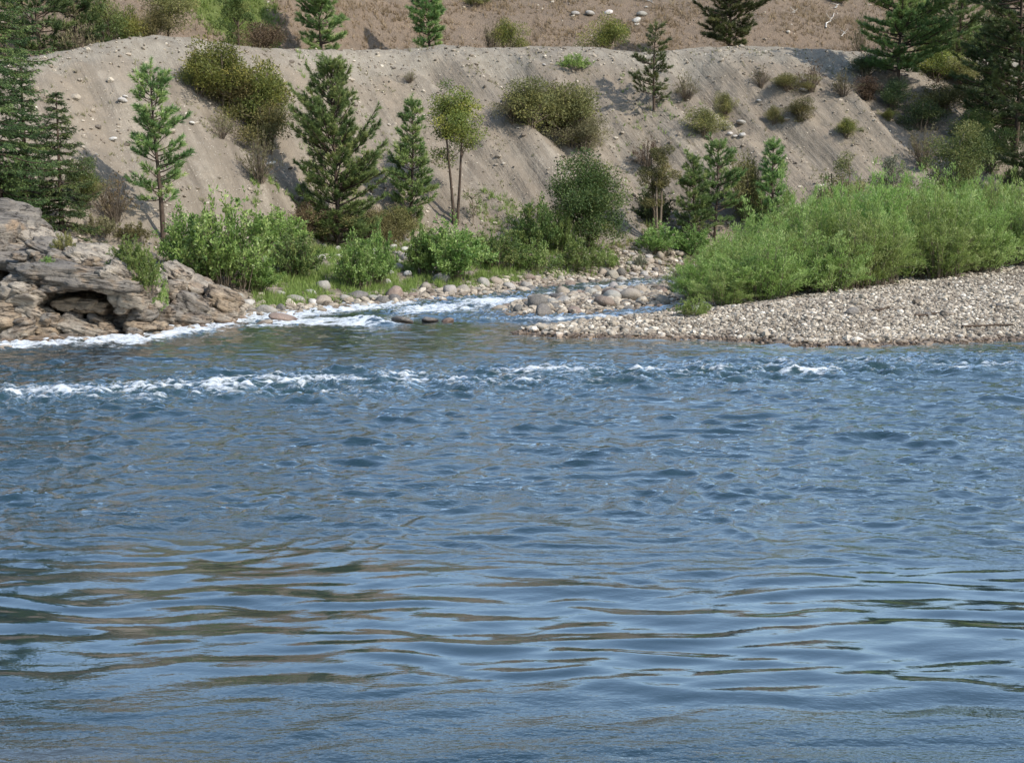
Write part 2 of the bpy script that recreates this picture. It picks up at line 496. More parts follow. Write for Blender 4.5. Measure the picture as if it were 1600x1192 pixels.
def bar_mat():
    t = NT('gravel bar ground')
    P = t.pos()
    v = t.voro(P, 8.0); v2 = t.voro(P, 17.0)
    n = t.noise(P, 0.5, 4, 0.6)
    col = t.mix(v.outputs['Color'], C(0.179,0.151,0.116), C(0.333,0.283,0.221))
    col = t.mix(t.math('MULTIPLY', v.outputs['Distance'], 1.1, clamp=True), col, C(0.098,0.081,0.059))
    col = t.mix(0.35, col, t.mix(v2.outputs['Color'], C(0.179,0.152,0.117), C(0.378,0.325,0.256)))
    xyz = t.n('ShaderNodeSeparateXYZ'); t.l(P, xyz.inputs[0])
    wet = t.rng(xyz.outputs[2], 0.16, 0.02)
    col = t.mix(wet, col, t.mix(0.7, col, C(0.053,0.038,0.026)))
    h = t.math('MULTIPLY', v.outputs['Distance'], -1.0)
    return t.done(t.bsdf(col, 0.9, 0.2, t.bump(h, 1.0, 0.12)).outputs[0])

def rock_mat(name, instancer=False, tiny=False):
    """river stone: colour from the object (or the instance tint), mottled; wet and dark near the waterline"""
    t = NT(name)
    P = t.pos()
    if instancer:
        base = t.ramp(t.attr('tint', 'INSTANCER'), [(0.0, (0.062,0.051,0.040)), (0.15, (0.129,0.101,0.074)), (0.4, (0.230,0.190,0.144)), (0.65, (0.325,0.275,0.211)), (0.85, (0.437,0.380,0.298)), (1.0, (0.650,0.582,0.484))])
    else:
        base = t.n('ShaderNodeObjectInfo').outputs['Color']
    n = t.noise(P, 2.6, 5, 0.65); f = t.noise(P, 22.0, 3, 0.7)
    col = t.mix(t.rng(n, 0.35, 0.68, 0.0, 0.55), base, t.mix(0.55, base, C(0.123,0.099,0.074)))
    col = t.mix(t.rng(f, 0.42, 0.7, 0.0, 0.45), col, t.mix(0.5, col, C(0.582,0.510,0.409)))
    xyz = t.n('ShaderNodeSeparateXYZ'); t.l(P, xyz.inputs[0])
    wl = t.math('ADD', xyz.outputs[2], t.math('MULTIPLY', t.math('SUBTRACT', n, 0.5), 0.25))
    wet = t.rng(wl, 0.20, 0.06)
    col = t.mix(wet, col, t.mix(1.0, col, C(0.42,0.35,0.30), 'MULTIPLY'))
    rough = t.math('MULTIPLY_ADD', wet, -0.5, 0.88)
    h = t.math('ADD', t.math('MULTIPLY', n, 1.0), t.math('MULTIPLY', f, 0.25))
    return t.done(t.bsdf(col, rough, 0.3, t.bump(h, 0.7, 0.12)).outputs[0])

def outcrop_mat():
    t = NT('banded bedrock')
    o = t.obj()
    oi = t.n('ShaderNodeObjectInfo')
    rx = t.map(o, (0.55, 0.8, 3.2), (0, 0.10, 0))
    w = t.noise(rx, 1.5, 6, 0.68)
    n = t.noise(o, 1.1, 5, 0.65); f = t.noise(o, 9.0, 4, 0.72)
    col = t.ramp(w, [(0.30, (0.070,0.060,0.049)), (0.43, (0.186,0.158,0.125)), (0.55, (0.314,0.266,0.205)), (0.70, (0.512,0.432,0.324))])
    col = t.mix(0.62, col, oi.outputs['Color'])
    stn = t.noise(o, 0.9, 4, 0.6)
    col = t.mix(t.rng(stn, 0.5, 0.66, 0, 0.7), col, C(0.36,0.25,0.155))
    col = t.mix(t.rng(n, 0.42, 0.62, 0, 0.8), col, t.mix(0.65, col, C(0.109,0.096,0.082)))
    col = t.mix(t.rng(f, 0.45, 0.75, 0, 0.5), col, t.mix(0.55, col, C(0.090,0.072,0.056)))
    # dark seams along the bedding
    sm_ = t.noise(t.map(o, (0.35, 0.6, 5.0), (0, 0.12, 0)), 1.3, 4, 0.6)
    cr = t.math('MULTIPLY', t.rng(t.math('ABSOLUTE', t.math('SUBTRACT', sm_, 0.5)), 0.022, 0.0), t.rng(n, 0.42, 0.6))
    col = t.mix(t.math('MULTIPLY', cr, 0.8), col, C(0.051,0.041,0.032))
    xyz = t.n('ShaderNodeSeparateXYZ'); t.l(t.pos(), xyz.inputs[0])
    wet = t.rng(t.math('ADD', xyz.outputs[2], t.math('MULTIPLY', t.math('SUBTRACT', n, 0.5), 0.5)), 0.30, 0.05)
    col = t.mix(wet, col, t.mix(1.0, col, C(0.512,0.372,0.281), 'MULTIPLY'))
    h = t.math('SUBTRACT', t.math('ADD', t.math('MULTIPLY', w, 1.3), t.math('MULTIPLY', f, 0.35)), t.math('MULTIPLY', cr, 1.0))
    return t.done(t.bsdf(col, 0.9, 0.2, t.bump(h, 1.0, 0.22)).outputs[0])

def water_mat():
    t = NT('river water')
    P = t.pos()
    foam = t.attr('foam'); aer = t.attr('aer'); sh = t.attr('shallow'); ru = t.attr('rough')
    n1 = t.noise(t.map(P, (1.0, 1.9, 1.0)), 3.4, 3, 0.55)
    n2 = t.noise(t.map(P, (1.0, 1.7, 1.0), (0, 0, 0.3)), 9.5, 3, 0.6)
    h = t.math('ADD', t.math('MULTIPLY', n1, 0.7), t.math('MULTIPLY', n2, 0.35))
    h = t.math('MULTIPLY', h, ru)
    nb = t.bump(h, 1.0, 0.085)
    body = t.mix(sh, C(0.010,0.026,0.034), C(0.075,0.060,0.036))
    body = t.mix(aer, body, C(0.016,0.036,0.037))
    df = t.n('ShaderNodeBsdfDiffuse'); t.put(df.inputs['Color'], body)
    gl = t.n('ShaderNodeBsdfGlossy'); gl.inputs['Color'].default_value = C(1.0, 0.975, 0.945); gl.inputs['Roughness'].default_value = 0.035; t.l(nb, gl.inputs['Normal'])
    lw = t.n('ShaderNodeLayerWeight'); lw.inputs['Blend'].default_value = 0.5; t.l(nb, lw.inputs['Normal'])
    fr = t.math('MULTIPLY_ADD', t.math('POWER', lw.outputs['Facing'], 2.6), 0.97, 0.025, clamp=True)
    w = t.n('ShaderNodeMixShader'); t.l(fr, w.inputs[0]); t.l(df.outputs[0], w.inputs[1]); t.l(gl.outputs[0], w.inputs[2])
    fn = t.noise(t.map(P, (0.7, 1.5, 1)), 6.0, 6, 0.8); fn2 = t.noise(t.map(P, (0.45, 1.6, 1)), 2.6, 4, 0.7)
    ff = t.math('ADD', t.math('MULTIPLY', foam, 0.72), t.math('MULTIPLY', t.math('SUBTRACT', t.math('ADD', t.math('MULTIPLY', fn, 0.75), t.math('MULTIPLY', fn2, 0.55)), 0.65), 2.6))
    ff = t.math('MULTIPLY', t.rng(ff, 0.36, 1.05, 0.0, 0.95), t.rng(foam, 0.02, 0.15))
    fb = t.bsdf(C(0.66,0.69,0.71), 0.7, 0.3, t.bump(fn, 0.8, 0.12))
    mx = t.n('ShaderNodeMixShader'); t.l(ff, mx.inputs[0]); t.l(w.outputs[0], mx.inputs[1]); t.l(fb.outputs[0], mx.inputs[2])
    return t.done(mx.outputs[0])

# ------------------------------------------------------------------ the ground, split into its named stretches
def graded(segs):
    out = [segs[0][0]]
    for a, b, s in segs:
        n = max(1, int(round((b - a) / s)))
        out += list(np.linspace(a, b, n + 1)[1:])
    return np.array(out)
gx = graded([(-700,-120,40),(-120,-50,5),(-50,-34,1.0),(-34,46,0.34),(46,60,1.0),(60,130,6),(130,700,40)])
gy = graded([(-600,-60,40),(-60,0,4),(0,10,0.6),(10,42,2.0),(42,124,0.34),(124,160,1.0),(160,260,4),(260,900,40)])
GX, GY = np.meshgrid(gx, gy)
GZ = terrain(GX, GY)
yf_ = foot_y(GX); yc_, zc_ = crest_yz(GX)
crest_a = sstep(-7.0, -0.5, GY - yc_)
MDW = hit(325, 4)
def meadow(x, y): return 1 - np.hypot((x - MDW[0]) / 4.6, (y - MDW[1] - 2.5) / 5.0)
green_a = sstep(-0.1, 0.5, meadow(GX, GY)) * 1.2
V = np.stack([GX, GY, GZ], -1).reshape(-1, 3)
ny, nx = GX.shape
ii = (np.arange(ny - 1)[:, None] * nx + np.arange(nx - 1)[None, :])
Q = np.stack([ii, ii + 1, ii + nx + 1, ii + nx], -1).reshape(-1, 4)
cx = (GX[:-1, :-1] + GX[1:, 1:]).ravel() / 2; cy = (GY[:-1, :-1] + GY[1:, 1:]).ravel() / 2
cyf = foot_y(cx); cyc = crest_yz(cx)[0]
b_in = sdist(cx, cy, BAR) > -1.5
i_in = (sdist(cx, cy, ISLE) > -1.0) & ~b_in
zone = np.zeros(len(cx), int)                       # 0 river bed
zone[shore_d(cx, cy) > -1.0] = 1                    # far bank
zone[i_in] = 4; zone[b_in & (cy < shore_y(cx) - 1)] = 3
zone[cy > cyf] = 2
zone[cy > cyc + 0.5] = 5
zone[cy < 8] = 6
def ground(name, z, mat, label):
    q = Q[zone == z]
    u, inv = np.unique(q, return_inverse=True)
    me = mesh_np(name, V[u], inv.reshape(-1, 4), None, True, {'crest': crest_a.ravel()[u], 'green': green_a.ravel()[u]})
    return tag(link(name, me, mat), label, None, None, 'structure')
MB_bank, MB_bar = bank_mat(), bar_mat()
ground('riverbed', 0, MB_bank, 'stony bed under the river')
ground('far_riverbank', 1, MB_bank, 'stony bank along the far waterline')
ground('gravel_slope', 2, slope_mat(), 'bare tan gravel slope rising behind the riverside trees')
ground('gravel_bar', 3, MB_bar, 'pale gravel bar reaching into the river from the right')
ground('boulder_bar', 4, MB_bank, 'low bar under the boulders between the two channels')
ground('upper_hillside', 5, hill_mat(), 'dry grassy hillside above the gravel crest')
ground('near_riverbank', 6, MB_bank, 'near bank below the viewpoint')

# ------------------------------------------------------------------ the river
ry = graded([(2,9,0.5),(9,20,0.045),(20,33,0.07),(33,46,0.085),(46,66,0.14),(66,100,0.3)])
u1 = np.linspace(-0.52, 0.52, 620)
ext = np.linspace(0, 1, 26)[1:] ** 2
uu = np.concatenate([np.full(25, -0.52), u1, np.full(25, 0.52)])
ee = np.concatenate([-ext[::-1], np.zeros(620), ext])
RY = np.repeat(ry[:, None], len(uu), 1)
RX = uu[None, :] * np.maximum(RY, 12) + ee[None, :] * 150
bandc = np.interp(RX, [-30, -13, -6, 0, 7, 15, 30], [32.5, 33.6, 35.6, 37.2, 39.0, 40.6, 42])
bd = RY - bandc
fd = shore_d(RX, RY); bdist = sdist(RX, RY, BAR); idist = sdist(RX, RY, ISLE)
w_band = np.exp(-np.where(bd > 0, bd / 3.0, bd / 2.3) ** 2) * (0.65 + 0.35 * sstep(-0.5, 0.5, fbm(RX / 5, RY / 3, 2, 90)))
w_rip = sstep(17.5, 22.0, RY + 1.6 * perlin2(RX / 4, RY / 4, 8)) * (1 - 0.45 * sstep(41, 44, RY))
w_swell = sstep(12.2, 14.2, RY + 1.0 * perlin2(RX / 5, RY / 5, 18)) * (1 - sstep(17, 23, RY))
w_near = 1 - sstep(12.0, 14.6, RY + 1.0 * perlin2(RX / 5, RY / 5, 18))
w_shore = np.exp(-(np.maximum(-fd - 0.2, 0) / 1.5) ** 2) * (RX > -25) * (RX < 16)
w_chan = sstep(55, 58.5, RY) * sstep(-9, -3, RX) * sstep(-4.5, -1.0, fd + 2.2 + 0 * RX) 
w_chan = np.maximum(w_chan, sstep(0.2, 0.0, -idist - 3.0) * (RY > 54) * (bdist < 0) * 0.8)
# elongated, slightly skewed swell
WX_ = 0.6 * fbm(RX / 4.0, RY / 3.0, 2, 171); WY_ = 0.22 * fbm(RX / 3.0, RY / 2.4, 2, 173)
def aniso(lx, ly, sk, seed, o=2):
    return fbm((RX + sk * RY + WX_) / lx, (RY - 0.06 * RX + WY_) / ly, o, seed)
def ridge(n): return 1 - 2 * np.abs(n)
Z = 0.032 * aniso(1.9, 0.74, 0.4, 101, 2) * (w_swell + 0.7 * w_near) + 0.012 * aniso(5.0, 1.9, -0.3, 103, 1) + 0.015 * aniso(1.15, 0.42, -0.2, 107, 2) * (w_swell + w_near)
Z += 0.0095 * aniso(0.9, 0.26, 0.6, 105, 2) * (w_near + 0.15 * w_swell)
Z += w_rip * (0.030 * aniso(1.9, 0.95, 0.5, 111, 1) + 0.046 * ridge(aniso(0.95, 0.50, 0.5, 115, 1)) + 0.036 * aniso(0.62, 0.34, -0.3, 113, 2))
pk = sstep(0.25, 0.8, aniso(2.6, 1.5, 0.7, 117, 2))
Z += w_rip * 0.10 * pk * ridge(aniso(1.5, 0.7, 0.5, 119, 1))
rb = ridge(aniso(1.5, 0.85, 0.8, 121, 2)); rb2 = ridge(aniso(0.6, 0.42, -0.5, 123, 2))
Z += w_band * (0.14 * rb + 0.055 * rb2)
rc = ridge(aniso(1.3, 1.0, 1.2, 131, 2)); rc2 = ridge(aniso(0.55, 0.6, -0.8, 133, 2))
wc = np.clip(np.maximum(w_shore * 0.8, w_chan), 0, 1)
Z += wc * (0.11 * rc + 0.05 * rc2)
# standing waves over sunken rocks
def hump(px, py, sx, sy, h):
    global Z
    x0, y0 = on_water(px, py)
    g = np.exp(-((RX - x0) / sx) ** 2 - ((RY - y0) / sy) ** 2)
    Z = Z + h * g
    return g
hg = hump(340, 590, 1.0, 0.45, 0.20) + 0
for a in [(530,588,.8,.4,.14),(1370,581,.5,.4,.15),(1500,586,.5,.4,.13),(597,604,.2,.25,.14),(1150,556,.8,.5,.1),(560,506,.7,.6,.22),(590,508,.6,.5,.25),(670,498,.7,.6,.18),(745,484,.8,.7,.16)]:
    hump(*a)
# white water
fo = np.zeros_like(Z)
def xin(a, b, s=2.0): return sstep(a - s, a, RX) * (1 - sstep(b, b + s, RX))
lump = fbm(RX / 2.2, RY / 1.4, 3, 141)
crest_b = sstep(0.35, 0.95, rb * 0.65 + rb2 * 0.45)
fo += w_band * crest_b * (0.70 + 0.6 * lump)
left = np.exp(-((bd - 0.35 - 0.5 * perlin2(RX / 3.0, RX * 0, 55)) / 0.85) ** 2) * xin(-30, -3.2, 1.5)
left += 0.85 * np.exp(-((bd + 1.1 + 0.3 * perlin2(RX / 2.0, RX * 0, 56)) / 0.4) ** 2) * xin(-30, -9.2, 1.5)
fo += left * sstep(-0.35, 0.9, lump + 0.6 * rb2 + 0.5 * fbm(RX / 1.1, RY / 0.5, 2, 143)) * 0.50
fo += w_band * xin(-30, 1.0) * 0.32 * sstep(0.25, 0.8, rb2 + 0.5 * lump)
for (px, py, sx, sy, a) in [(1370,575,.40,.40,.9),(1500,580,.26,.55,1.0),(1240,587,.8,.3,.8),(700,600,1.2,.3,.5),(950,585,1.5,.4,.4),(1100,575,1.2,.4,.5),(1290,590,.5,.2,.6),(1430,570,.5,.3,.7),(1250,585,.7,.25,.8),(1190,600,.6,.2,.6),(1000,600,.7,.2,.55),(1560,575,.5,.3,.6),(1110,545,.8,.3,.55),(640,590,.8,.2,.5),(1470,600,.4,.2,.5),(890,565,.8,.3,.35),(597,601,.16,.3,.8),(830,601,.35,.35,.7),(340,583,.4,.15,.6),(1040,560,.3,.2,.6),(1165,547,1.0,.35,.5),(790,594,.3,.25,.6),(1190,556,.5,.3,.4),(1540,607,.35,.12,.5),(1330,572,.3,.25,.5)]:
    x0, y0 = on_water(px, py)
    fo += a * np.exp(-((RX - x0) / sx) ** 2 - ((RY - y0) / sy) ** 2) * sstep(-0.7, 0.5, rb2 + lump)
sh_f = np.exp(-((np.maximum(-fd, 0) - 0.25) / 0.55) ** 2) * xin(-17.5, -6.2, 0.6)
sh_f2 = np.exp(-((np.maximum(-fd, 0) - 0.8) / 0.95) ** 2) * xin(-13.5, -4.8, 1.0)
fo += 1.2 * sh_f * sstep(-0.9, 0.3, lump + rc2 * 0.5) + 1.15 * sh_f2 * sstep(-0.6, 0.5, rc2 + lump)
for (px, py, sx, sy, a) in [(330,519,1.4,.6,.8),(400,511,1.8,.9,1.1),(470,505,2.0,1.2,1.3),(545,502,1.4,1.3,1.3),(570,509,1.4,1.0,1.3),(690,487,1.2,1.2,.9),(770,474,1.6,1.4,.9),(620,500,1.0,1.2,.7),(660,490,1.2,1.6,.8),(740,482,1.6,1.5,.85),(800,476,1.3,1.4,.6),
                            (880,462,1.4,1.6,.6),(965,452,2.0,2.0,.7),(1030,446,2.0,2.0,.6),(840,503,1.3,.5,.8),(930,500,1.3,.5,.75),(990,496,1.0,.5,.7),(810,507,.8,.5,.6),(720,507,.8,.4,.4)]:
    x0, y0 = on_water(px, py)
    fo += a * np.exp(-((RX - x0) / sx) ** 2 - ((RY - y0) / sy) ** 2) * sstep(-0.5, 0.8, rc * 0.6 + rc2 * 0.6 + lump * 0.6)
fo += wc * 0.55 * sstep(0.2, 0.9, rc)
fo = np.clip(fo, 0, 1.3)
Z += np.clip(fo, 0, 1) * (0.05 + 0.05 * fbm(RX / 0.28, RY / 0.28, 2, 151))
depth = -terrain(RX, RY, False)
shal = (1 - sstep(0.05, 0.75, depth)) * np.where(RY > 42, 0.75, 0.8)
x0, y0 = on_water(60, 1192)
shal = np.maximum(shal, 0.45 * np.exp(-((RX - x0) / 1.8) ** 2 - ((RY - y0) / 0.5) ** 2))
rough = 0.10 + 0.32 * w_rip + 0.35 * w_near + 0.5 * w_band + 0.6 * wc - 0.04 * w_swell
rough *= 0.75 + 0.5 * sstep(-0.4, 0.5, fbm(RX / 3.5, RY / 2.0, 2, 161))
ny, nx = RX.shape
ii = (np.arange(ny - 1)[:, None] * nx + np.arange(nx - 1)[None, :])
Qw = np.stack([ii, ii + 1, ii + nx + 1, ii + nx], -1).reshape(-1, 4)
# leave out water that lies well under dry land
dz_ = depth.ravel()
keep = (dz_[Qw].max(1) > -0.25)
Qw = Qw[keep]
uq, inv = np.unique(Qw, return_inverse=True)
river = link('river', mesh_np('river', np.stack([RX, RY, Z], -1).reshape(-1, 3)[uq], inv.reshape(-1, 4), None, True,
             {'foam': fo.ravel()[uq], 'aer': np.clip(w_band + 0.6 * wc, 0, 1).ravel()[uq], 'shallow': shal.ravel()[uq], 'rough': rough.ravel()[uq]}), water_mat())
tag(river, 'blue river with ripples in front and white rapids behind', None, None, 'structure')

# ------------------------------------------------------------------ rocks
_ICO = {}
def ico(sub):
    if sub not in _ICO:
        bm = bmesh.new(); bmesh.ops.create_icosphere(bm, subdivisions=sub, radius=1)
        bm.verts.ensure_lookup_table()
        _ICO[sub] = (nrm(np.array([v.co[:] for v in bm.verts])), np.array([[v.index for v in f.verts] for f in bm.faces]))
        bm.free()
    return _ICO[sub]

def cut_stone(seed, sub=3, planes=14, box=0.0, soft=22.0, rough=0.05, freq=1.7, lo=0.72):
    """a stone cut by random planes, edges rounded by 'soft'"""
    r = np.random.RandomState(seed)
    d, f = ico(sub)
    N = nrm(r.normal(size=(planes, 3))); h = lo + (1.02 - lo) * r.rand(planes)
    if box > 0:
        ax = np.concatenate([np.eye(3), -np.eye(3)]) + r.normal(size=(6, 3)) * 0.13
        N = np.concatenate([N, nrm(ax)]); h = np.concatenate([h + 0.12, np.full(6, box) * (0.9 + 0.2 * r.rand(6))])
    c = np.maximum(np.maximum(d @ N.T, 0.02) / h, 0.86)
    rad = 1.0 / (np.log(np.mean(np.exp(soft * np.clip(c, 0, 2.5)), 1) * 1.0) / soft + math.log(len(h)) / soft * 0.55)
    p = d * rad[:, None]
    o = r.rand(3) * 50
    q = p * freq + o
    nn = perlin3(q[:, 0], q[:, 1], q[:, 2], seed % 7) + 0.5 * perlin3(q[:, 0] * 2.3, q[:, 1] * 2.3, q[:, 2] * 2.3, seed % 5 + 9)
    return p * (1 + rough * nn)[:, None], f

ROCK = rock_mat('river stone')
BOULD = []
for k in range(16):
    r = np.random.RandomState(500 + k)
    rounded = k % 3 != 0
    p, f = cut_stone(40 + k, 3, 11 if rounded else 9, 0, 13 if rounded else 30, 0.06 if rounded else 0.07)
    p = p * np.array([1.0, 0.72 + 0.25 * r.rand(), 0.5 + 0.28 * r.rand()])
    BOULD.append(mesh_np('boulder', p, None, f, True))
    BOULD[-1].materials.append(ROCK)

STONE = {'pale grey': (0.275,0.258,0.230), 'tan': (0.275,0.228,0.175), 'reddish brown': (0.175,0.128,0.100), 'dark grey': (0.100,0.094,0.088), 'whitish': (0.44,0.415,0.375), 'buff': (0.30,0.262,0.210)}
def put_boulder(p, size, rng, color, flat=1.0, sink=0.22):
    me = BOULD[rng.randint(len(BOULD))]
    o = link('boulder', me)
    o.location = (p[0], p[1], p[2] + size * (0.5 * 0.62 * flat - sink * 0.6))
    o.scale = (size * 0.5 * (0.9 + 0.3 * rng.rand()), size * 0.5, size * 0.5 * flat)
    o.rotation_euler = (rng.normal() * 0.18, rng.normal() * 0.18, rng.rand() * 6.28)
    c = np.array(STONE[color]) * (0.8 + 0.3 * rng.rand()) * (1 + 0.012 * rng.normal(size=3))
    o.color = (*[float(v) for v in np.clip(c, 0.03, 0.8)], 1)
    return o

def worley3(x, y, z, seed):
    """distance to the nearest two cell points and a random value per cell"""
    xi, yi, zi = np.floor(x).astype(int), np.floor(y).astype(int), np.floor(z).astype(int)
    f1 = np.full(x.shape, 9.0); f2 = f1.copy(); cid = np.zeros(x.shape)
    for dx in (-1, 0, 1):
        for dy in (-1, 0, 1):
            for dz in (-1, 0, 1):
                a, b, c = xi + dx, yi + dy, zi + dz
                h = (a * 73856093) ^ (b * 19349663) ^ (c * 83492791) ^ (seed * 2654435)
                r = [((h * k + 12345 * k) % 100003) / 100003.0 for k in (7919, 104729, 1299709)]
                d = np.sqrt((a + r[0] - x) ** 2 + (b + r[1] - y) ** 2 + (c + r[2] - z) ** 2)
                n1 = d < f1
                f2 = np.where(n1, f1, np.minimum(f2, d)); cid = np.where(n1, ((h * 31337) % 1009) / 1009.0, cid); f1 = np.where(n1, d, f1)
    return f1, f2, cid
# --- the layered outcrop at the left, and the paler one beside it
OUT = outcrop_mat()
def block(parent, name, px, py, w, h, Df, depth, tilt=0.0, yaw=0.0, seed=0, col=(0.30,0.275,0.24), sub=5, box=0.86, strat=0.05, pit=0.0):
    """Df: depth of the front face"""
    D = Df + depth * 0.5
    s = (Df * cp) / F
    d = ray(px, py); t = Df / d[1]
    c = np.array([d[0] * t, D, CAMZ + d[2] * t])
    p, f = cut_stone(900 + seed, sub, 13, box, 60, 0.05, 1.6, 0.74)
    dim = np.array([w * s * 0.56, depth * 0.56, h * s * 0.58])
    p = p * dim
    # weathered ledges along the bedding, cross joints, hollows
    o_ = seed * 3.1
    wz = p[:, 2] + 0.16 * perlin3(p[:, 0] * 0.9 + o_, p[:, 1] * 0.9, p[:, 2] * 0.9, 2)
    tri = np.abs(((wz * 2.6 + o_) % 1.0) - 0.5) * 2
    n2 = perlin3(p[:, 0] * 2.4, p[:, 1] * 2.4 + o_, p[:, 2] * 6.0, 4)
    n3 = perlin3(p[:, 0] * 1.1 + 7 * seed, p[:, 1] * 1.1, p[:, 2] * 1.6, 5)
    n4 = perlin3(p[:, 0] * 5.0 + o_, p[:, 1] * 5.0, p[:, 2] * 7.0, 6)
    nn = nrm(p / dim)
    amp = min(1.0, h * s / 0.9)
    ck = p @ np.array([[.97, .1, -.22], [-.08, .99, .1], [.22, -.1, .97]])
    k_ = 1.15 / max(0.55, min(1.2, h * s / 0.8))
    wa, wb, wid = worley3(ck[:, 0] * 0.95 * k_ + o_, ck[:, 1] * 1.1 * k_, ck[:, 2] * 1.9 * k_ + 0.25 * n3, seed)
    edge = sstep(0.13, 0.0, wb - wa)
    p = p + nn * ((wid - 0.5) * 0.26 * amp - edge * 0.15 * amp)[:, None]
    p = p + nn * (-sstep(0.80, 1.0, tri) * 0.05 * amp + n2 * strat * 0.8 + n3 * 0.12 * amp + n4 * 0.035)[:, None]
    o = link(name, mesh_np(name, p, None, f, True), OUT, parent)
    o.location = Vector(c) - parent.location
    o.rotation_euler = (math.radians(pit), math.radians(tilt), math.radians(yaw))
    o.color = (*col, 1)
    return o
GREY = (0.140,0.130,0.119); TAN = (0.31,0.230,0.150); PALE = (0.33,0.285,0.228); DK = (0.17,0.15,0.13)
oc = link('rock_outcrop', None, None, None, Vector((-16.0, 50.5, 0.0)))
tag(oc, 'large grey layered rock outcrop with dark overhangs and a cave at the left waterline', 'rock outcrop')
for k, a in enumerate([
    # px, py, w, h, front depth, depth, tilt, yaw, colour
    (-18,362,120,60,52.5,4.0,16,8,GREY), (66,386,96,30,51.6,3.5,26,-6,PALE), (40,370,40,26,52.0,2.5,20,10,GREY), (108,398,60,20,50.8,2.5,22,10,GREY), (20,386,70,22,51.2,2.5,8,-8,PALE), (-95,410,180,180,49.5,7,4,0,GREY), (25,398,180,26,50.6,4.0,10,0,GREY),
    (100,408,150,26,50.0,4.0,20,0,GREY), (160,420,130,34,49.4,4.0,24,-6,PALE), (40,415,190,30,49.4,5.0,6,0,GREY),
    (110,436,210,36,47.7,5.0,8,0,GREY), (185,441,74,46,48.0,3.0,26,-10,PALE), (45,436,110,22,48.0,4,-4,0,GREY), (150,452,60,16,47.9,2.4,4,8,PALE), (82,452,50,14,47.8,2.2,2,-8,GREY), (222,455,34,20,48.6,1.6,30,0,PALE), (188,484,26,18,48.3,1.4,-8,0,PALE), (226,480,28,20,48.8,1.4,12,0,GREY), (120,490,190,120,51.2,3.0,0,0,GREY),
    (118,480,98,24,48.4,3.4,5,4,TAN), (112,500,92,18,49.4,2.4,8,0,GREY), (200,466,56,36,48.0,2.4,14,-15,PALE), (208,492,46,26,48.5,2.2,-6,10,GREY),
    (212,513,60,18,48.3,2.0,4,0,TAN), (18,462,74,48,47.2,3.0,16,12,PALE), (-10,500,64,50,46.8,2.6,10,0,TAN), (36,492,60,26,47.2,2.4,22,8,PALE),
    (52,516,44,40,46.9,2.0,6,18,TAN), (18,526,54,28,46.2,2.0,-8,0,PALE), (88,512,28,42,47.3,1.8,10,-20,GREY), (124,520,96,20,47.4,2.4,15,0,PALE),
    (146,505,36,24,48.6,1.6,24,0,GREY), (62,536,64,12,46.0,1.6,4,0,TAN), (108,532,50,12,46.8,1.4,8,0,GREY), (158,524,26,16,48.0,1.2,10,0,TAN), (30,508,40,18,46.8,1.6,-12,0,GREY)]):
    block(oc, 'rock_slab', *a[:6], tilt=a[6], yaw=a[7], seed=k, col=a[8], sub=5 if a[2] > 70 else 4)
frg = np.random.RandomState(77)
for k in range(34):
    if k < 20: px, py, D = frg.uniform(0, 225), 0, 0; py = np.interp(px, [0, 110, 225], [541, 534, 522]) + frg.uniform(-14, 2); D = np.interp(py, [505, 545], [49.0, 46.0])
    else: px = frg.uniform(0, 210); py = np.interp(px, [0, 90, 160, 210], [420, 425, 432, 452]) + frg.uniform(-26, 10); D = 49.0
    block(oc, 'rock_fragment', px, py, frg.uniform(14, 30), frg.uniform(9, 18), D, frg.uniform(.5, 1.0), tilt=frg.uniform(-15, 25), yaw=frg.uniform(-40, 40), seed=200 + k, col=[GREY, TAN, PALE][frg.randint(3)], sub=3, strat=0.02)
oc2 = link('rock_outcrop', None, None, None, Vector((-12.0, 53.5, 0.0)))
tag(oc2, 'smaller pale rock outcrop sloping to the water right of the leafy cleft', 'rock outcrop')
for k, a in enumerate([
    (266,428,46,22,54.0,2.2,32,0,PALE), (292,448,54,22,54.0,2.4,30,-6,PALE), (334,464,44,20,54.4,2.2,20,8,PALE), (258,462,40,44,52.8,2.4,10,0,PALE), (292,480,70,34,52.6,2.8,22,8,GREY),
    (336,472,60,36,53.6,2.6,24,10,TAN), (280,502,76,26,51.6,2.4,8,0,GREY), (330,497,74,26,53.0,2.2,14,0,PALE), (255,500,36,34,51.4,2.0,6,0,GREY), (355,488,34,28,54.0,1.8,16,0,PALE)]):
    block(oc2, 'rock_slab', *a[:6], tilt=a[6], yaw=a[7], seed=40 + k, col=a[8], sub=4)

# --- boulders one by one
rb_ = np.random.RandomState(7)
COLS = ['pale grey', 'tan', 'reddish brown', 'dark grey', 'whitish', 'buff']
def land(px):
    for a, b, s in [(0,250,'under the layered outcrop'), (250,395,'below the pale outcrop'), (395,470,'left of the grassy bank'), (470,540,'below broad pine'), (540,610,'right of broad pine'),
                    (610,675,'below the slim pine'), (675,745,'below twin-stemmed tree'), (745,830,'right of twin-stemmed tree'), (830,890,'left of bushy tree'),
                    (890,950,'below bushy tree'), (950,1010,'right of bushy tree'), (1010,1200,'beside the channel bend')]:
        if a <= px < b: return s
    return 'by the willow thicket'
def size_word(s): return 'small' if s < 0.42 else ('mid-size' if s < 0.72 else 'large')
def shape_word(f): return 'flat' if f < 0.85 else ('rounded' if f < 1.1 else 'tall')
boulders = []
def to_px(p):
    cz = p[1] * cp - (p[2] - CAMZ) * sp
    return 800 + F * p[0] / cz, 596 - F * (p[1] * sp + (p[2] - CAMZ) * cp) / cz
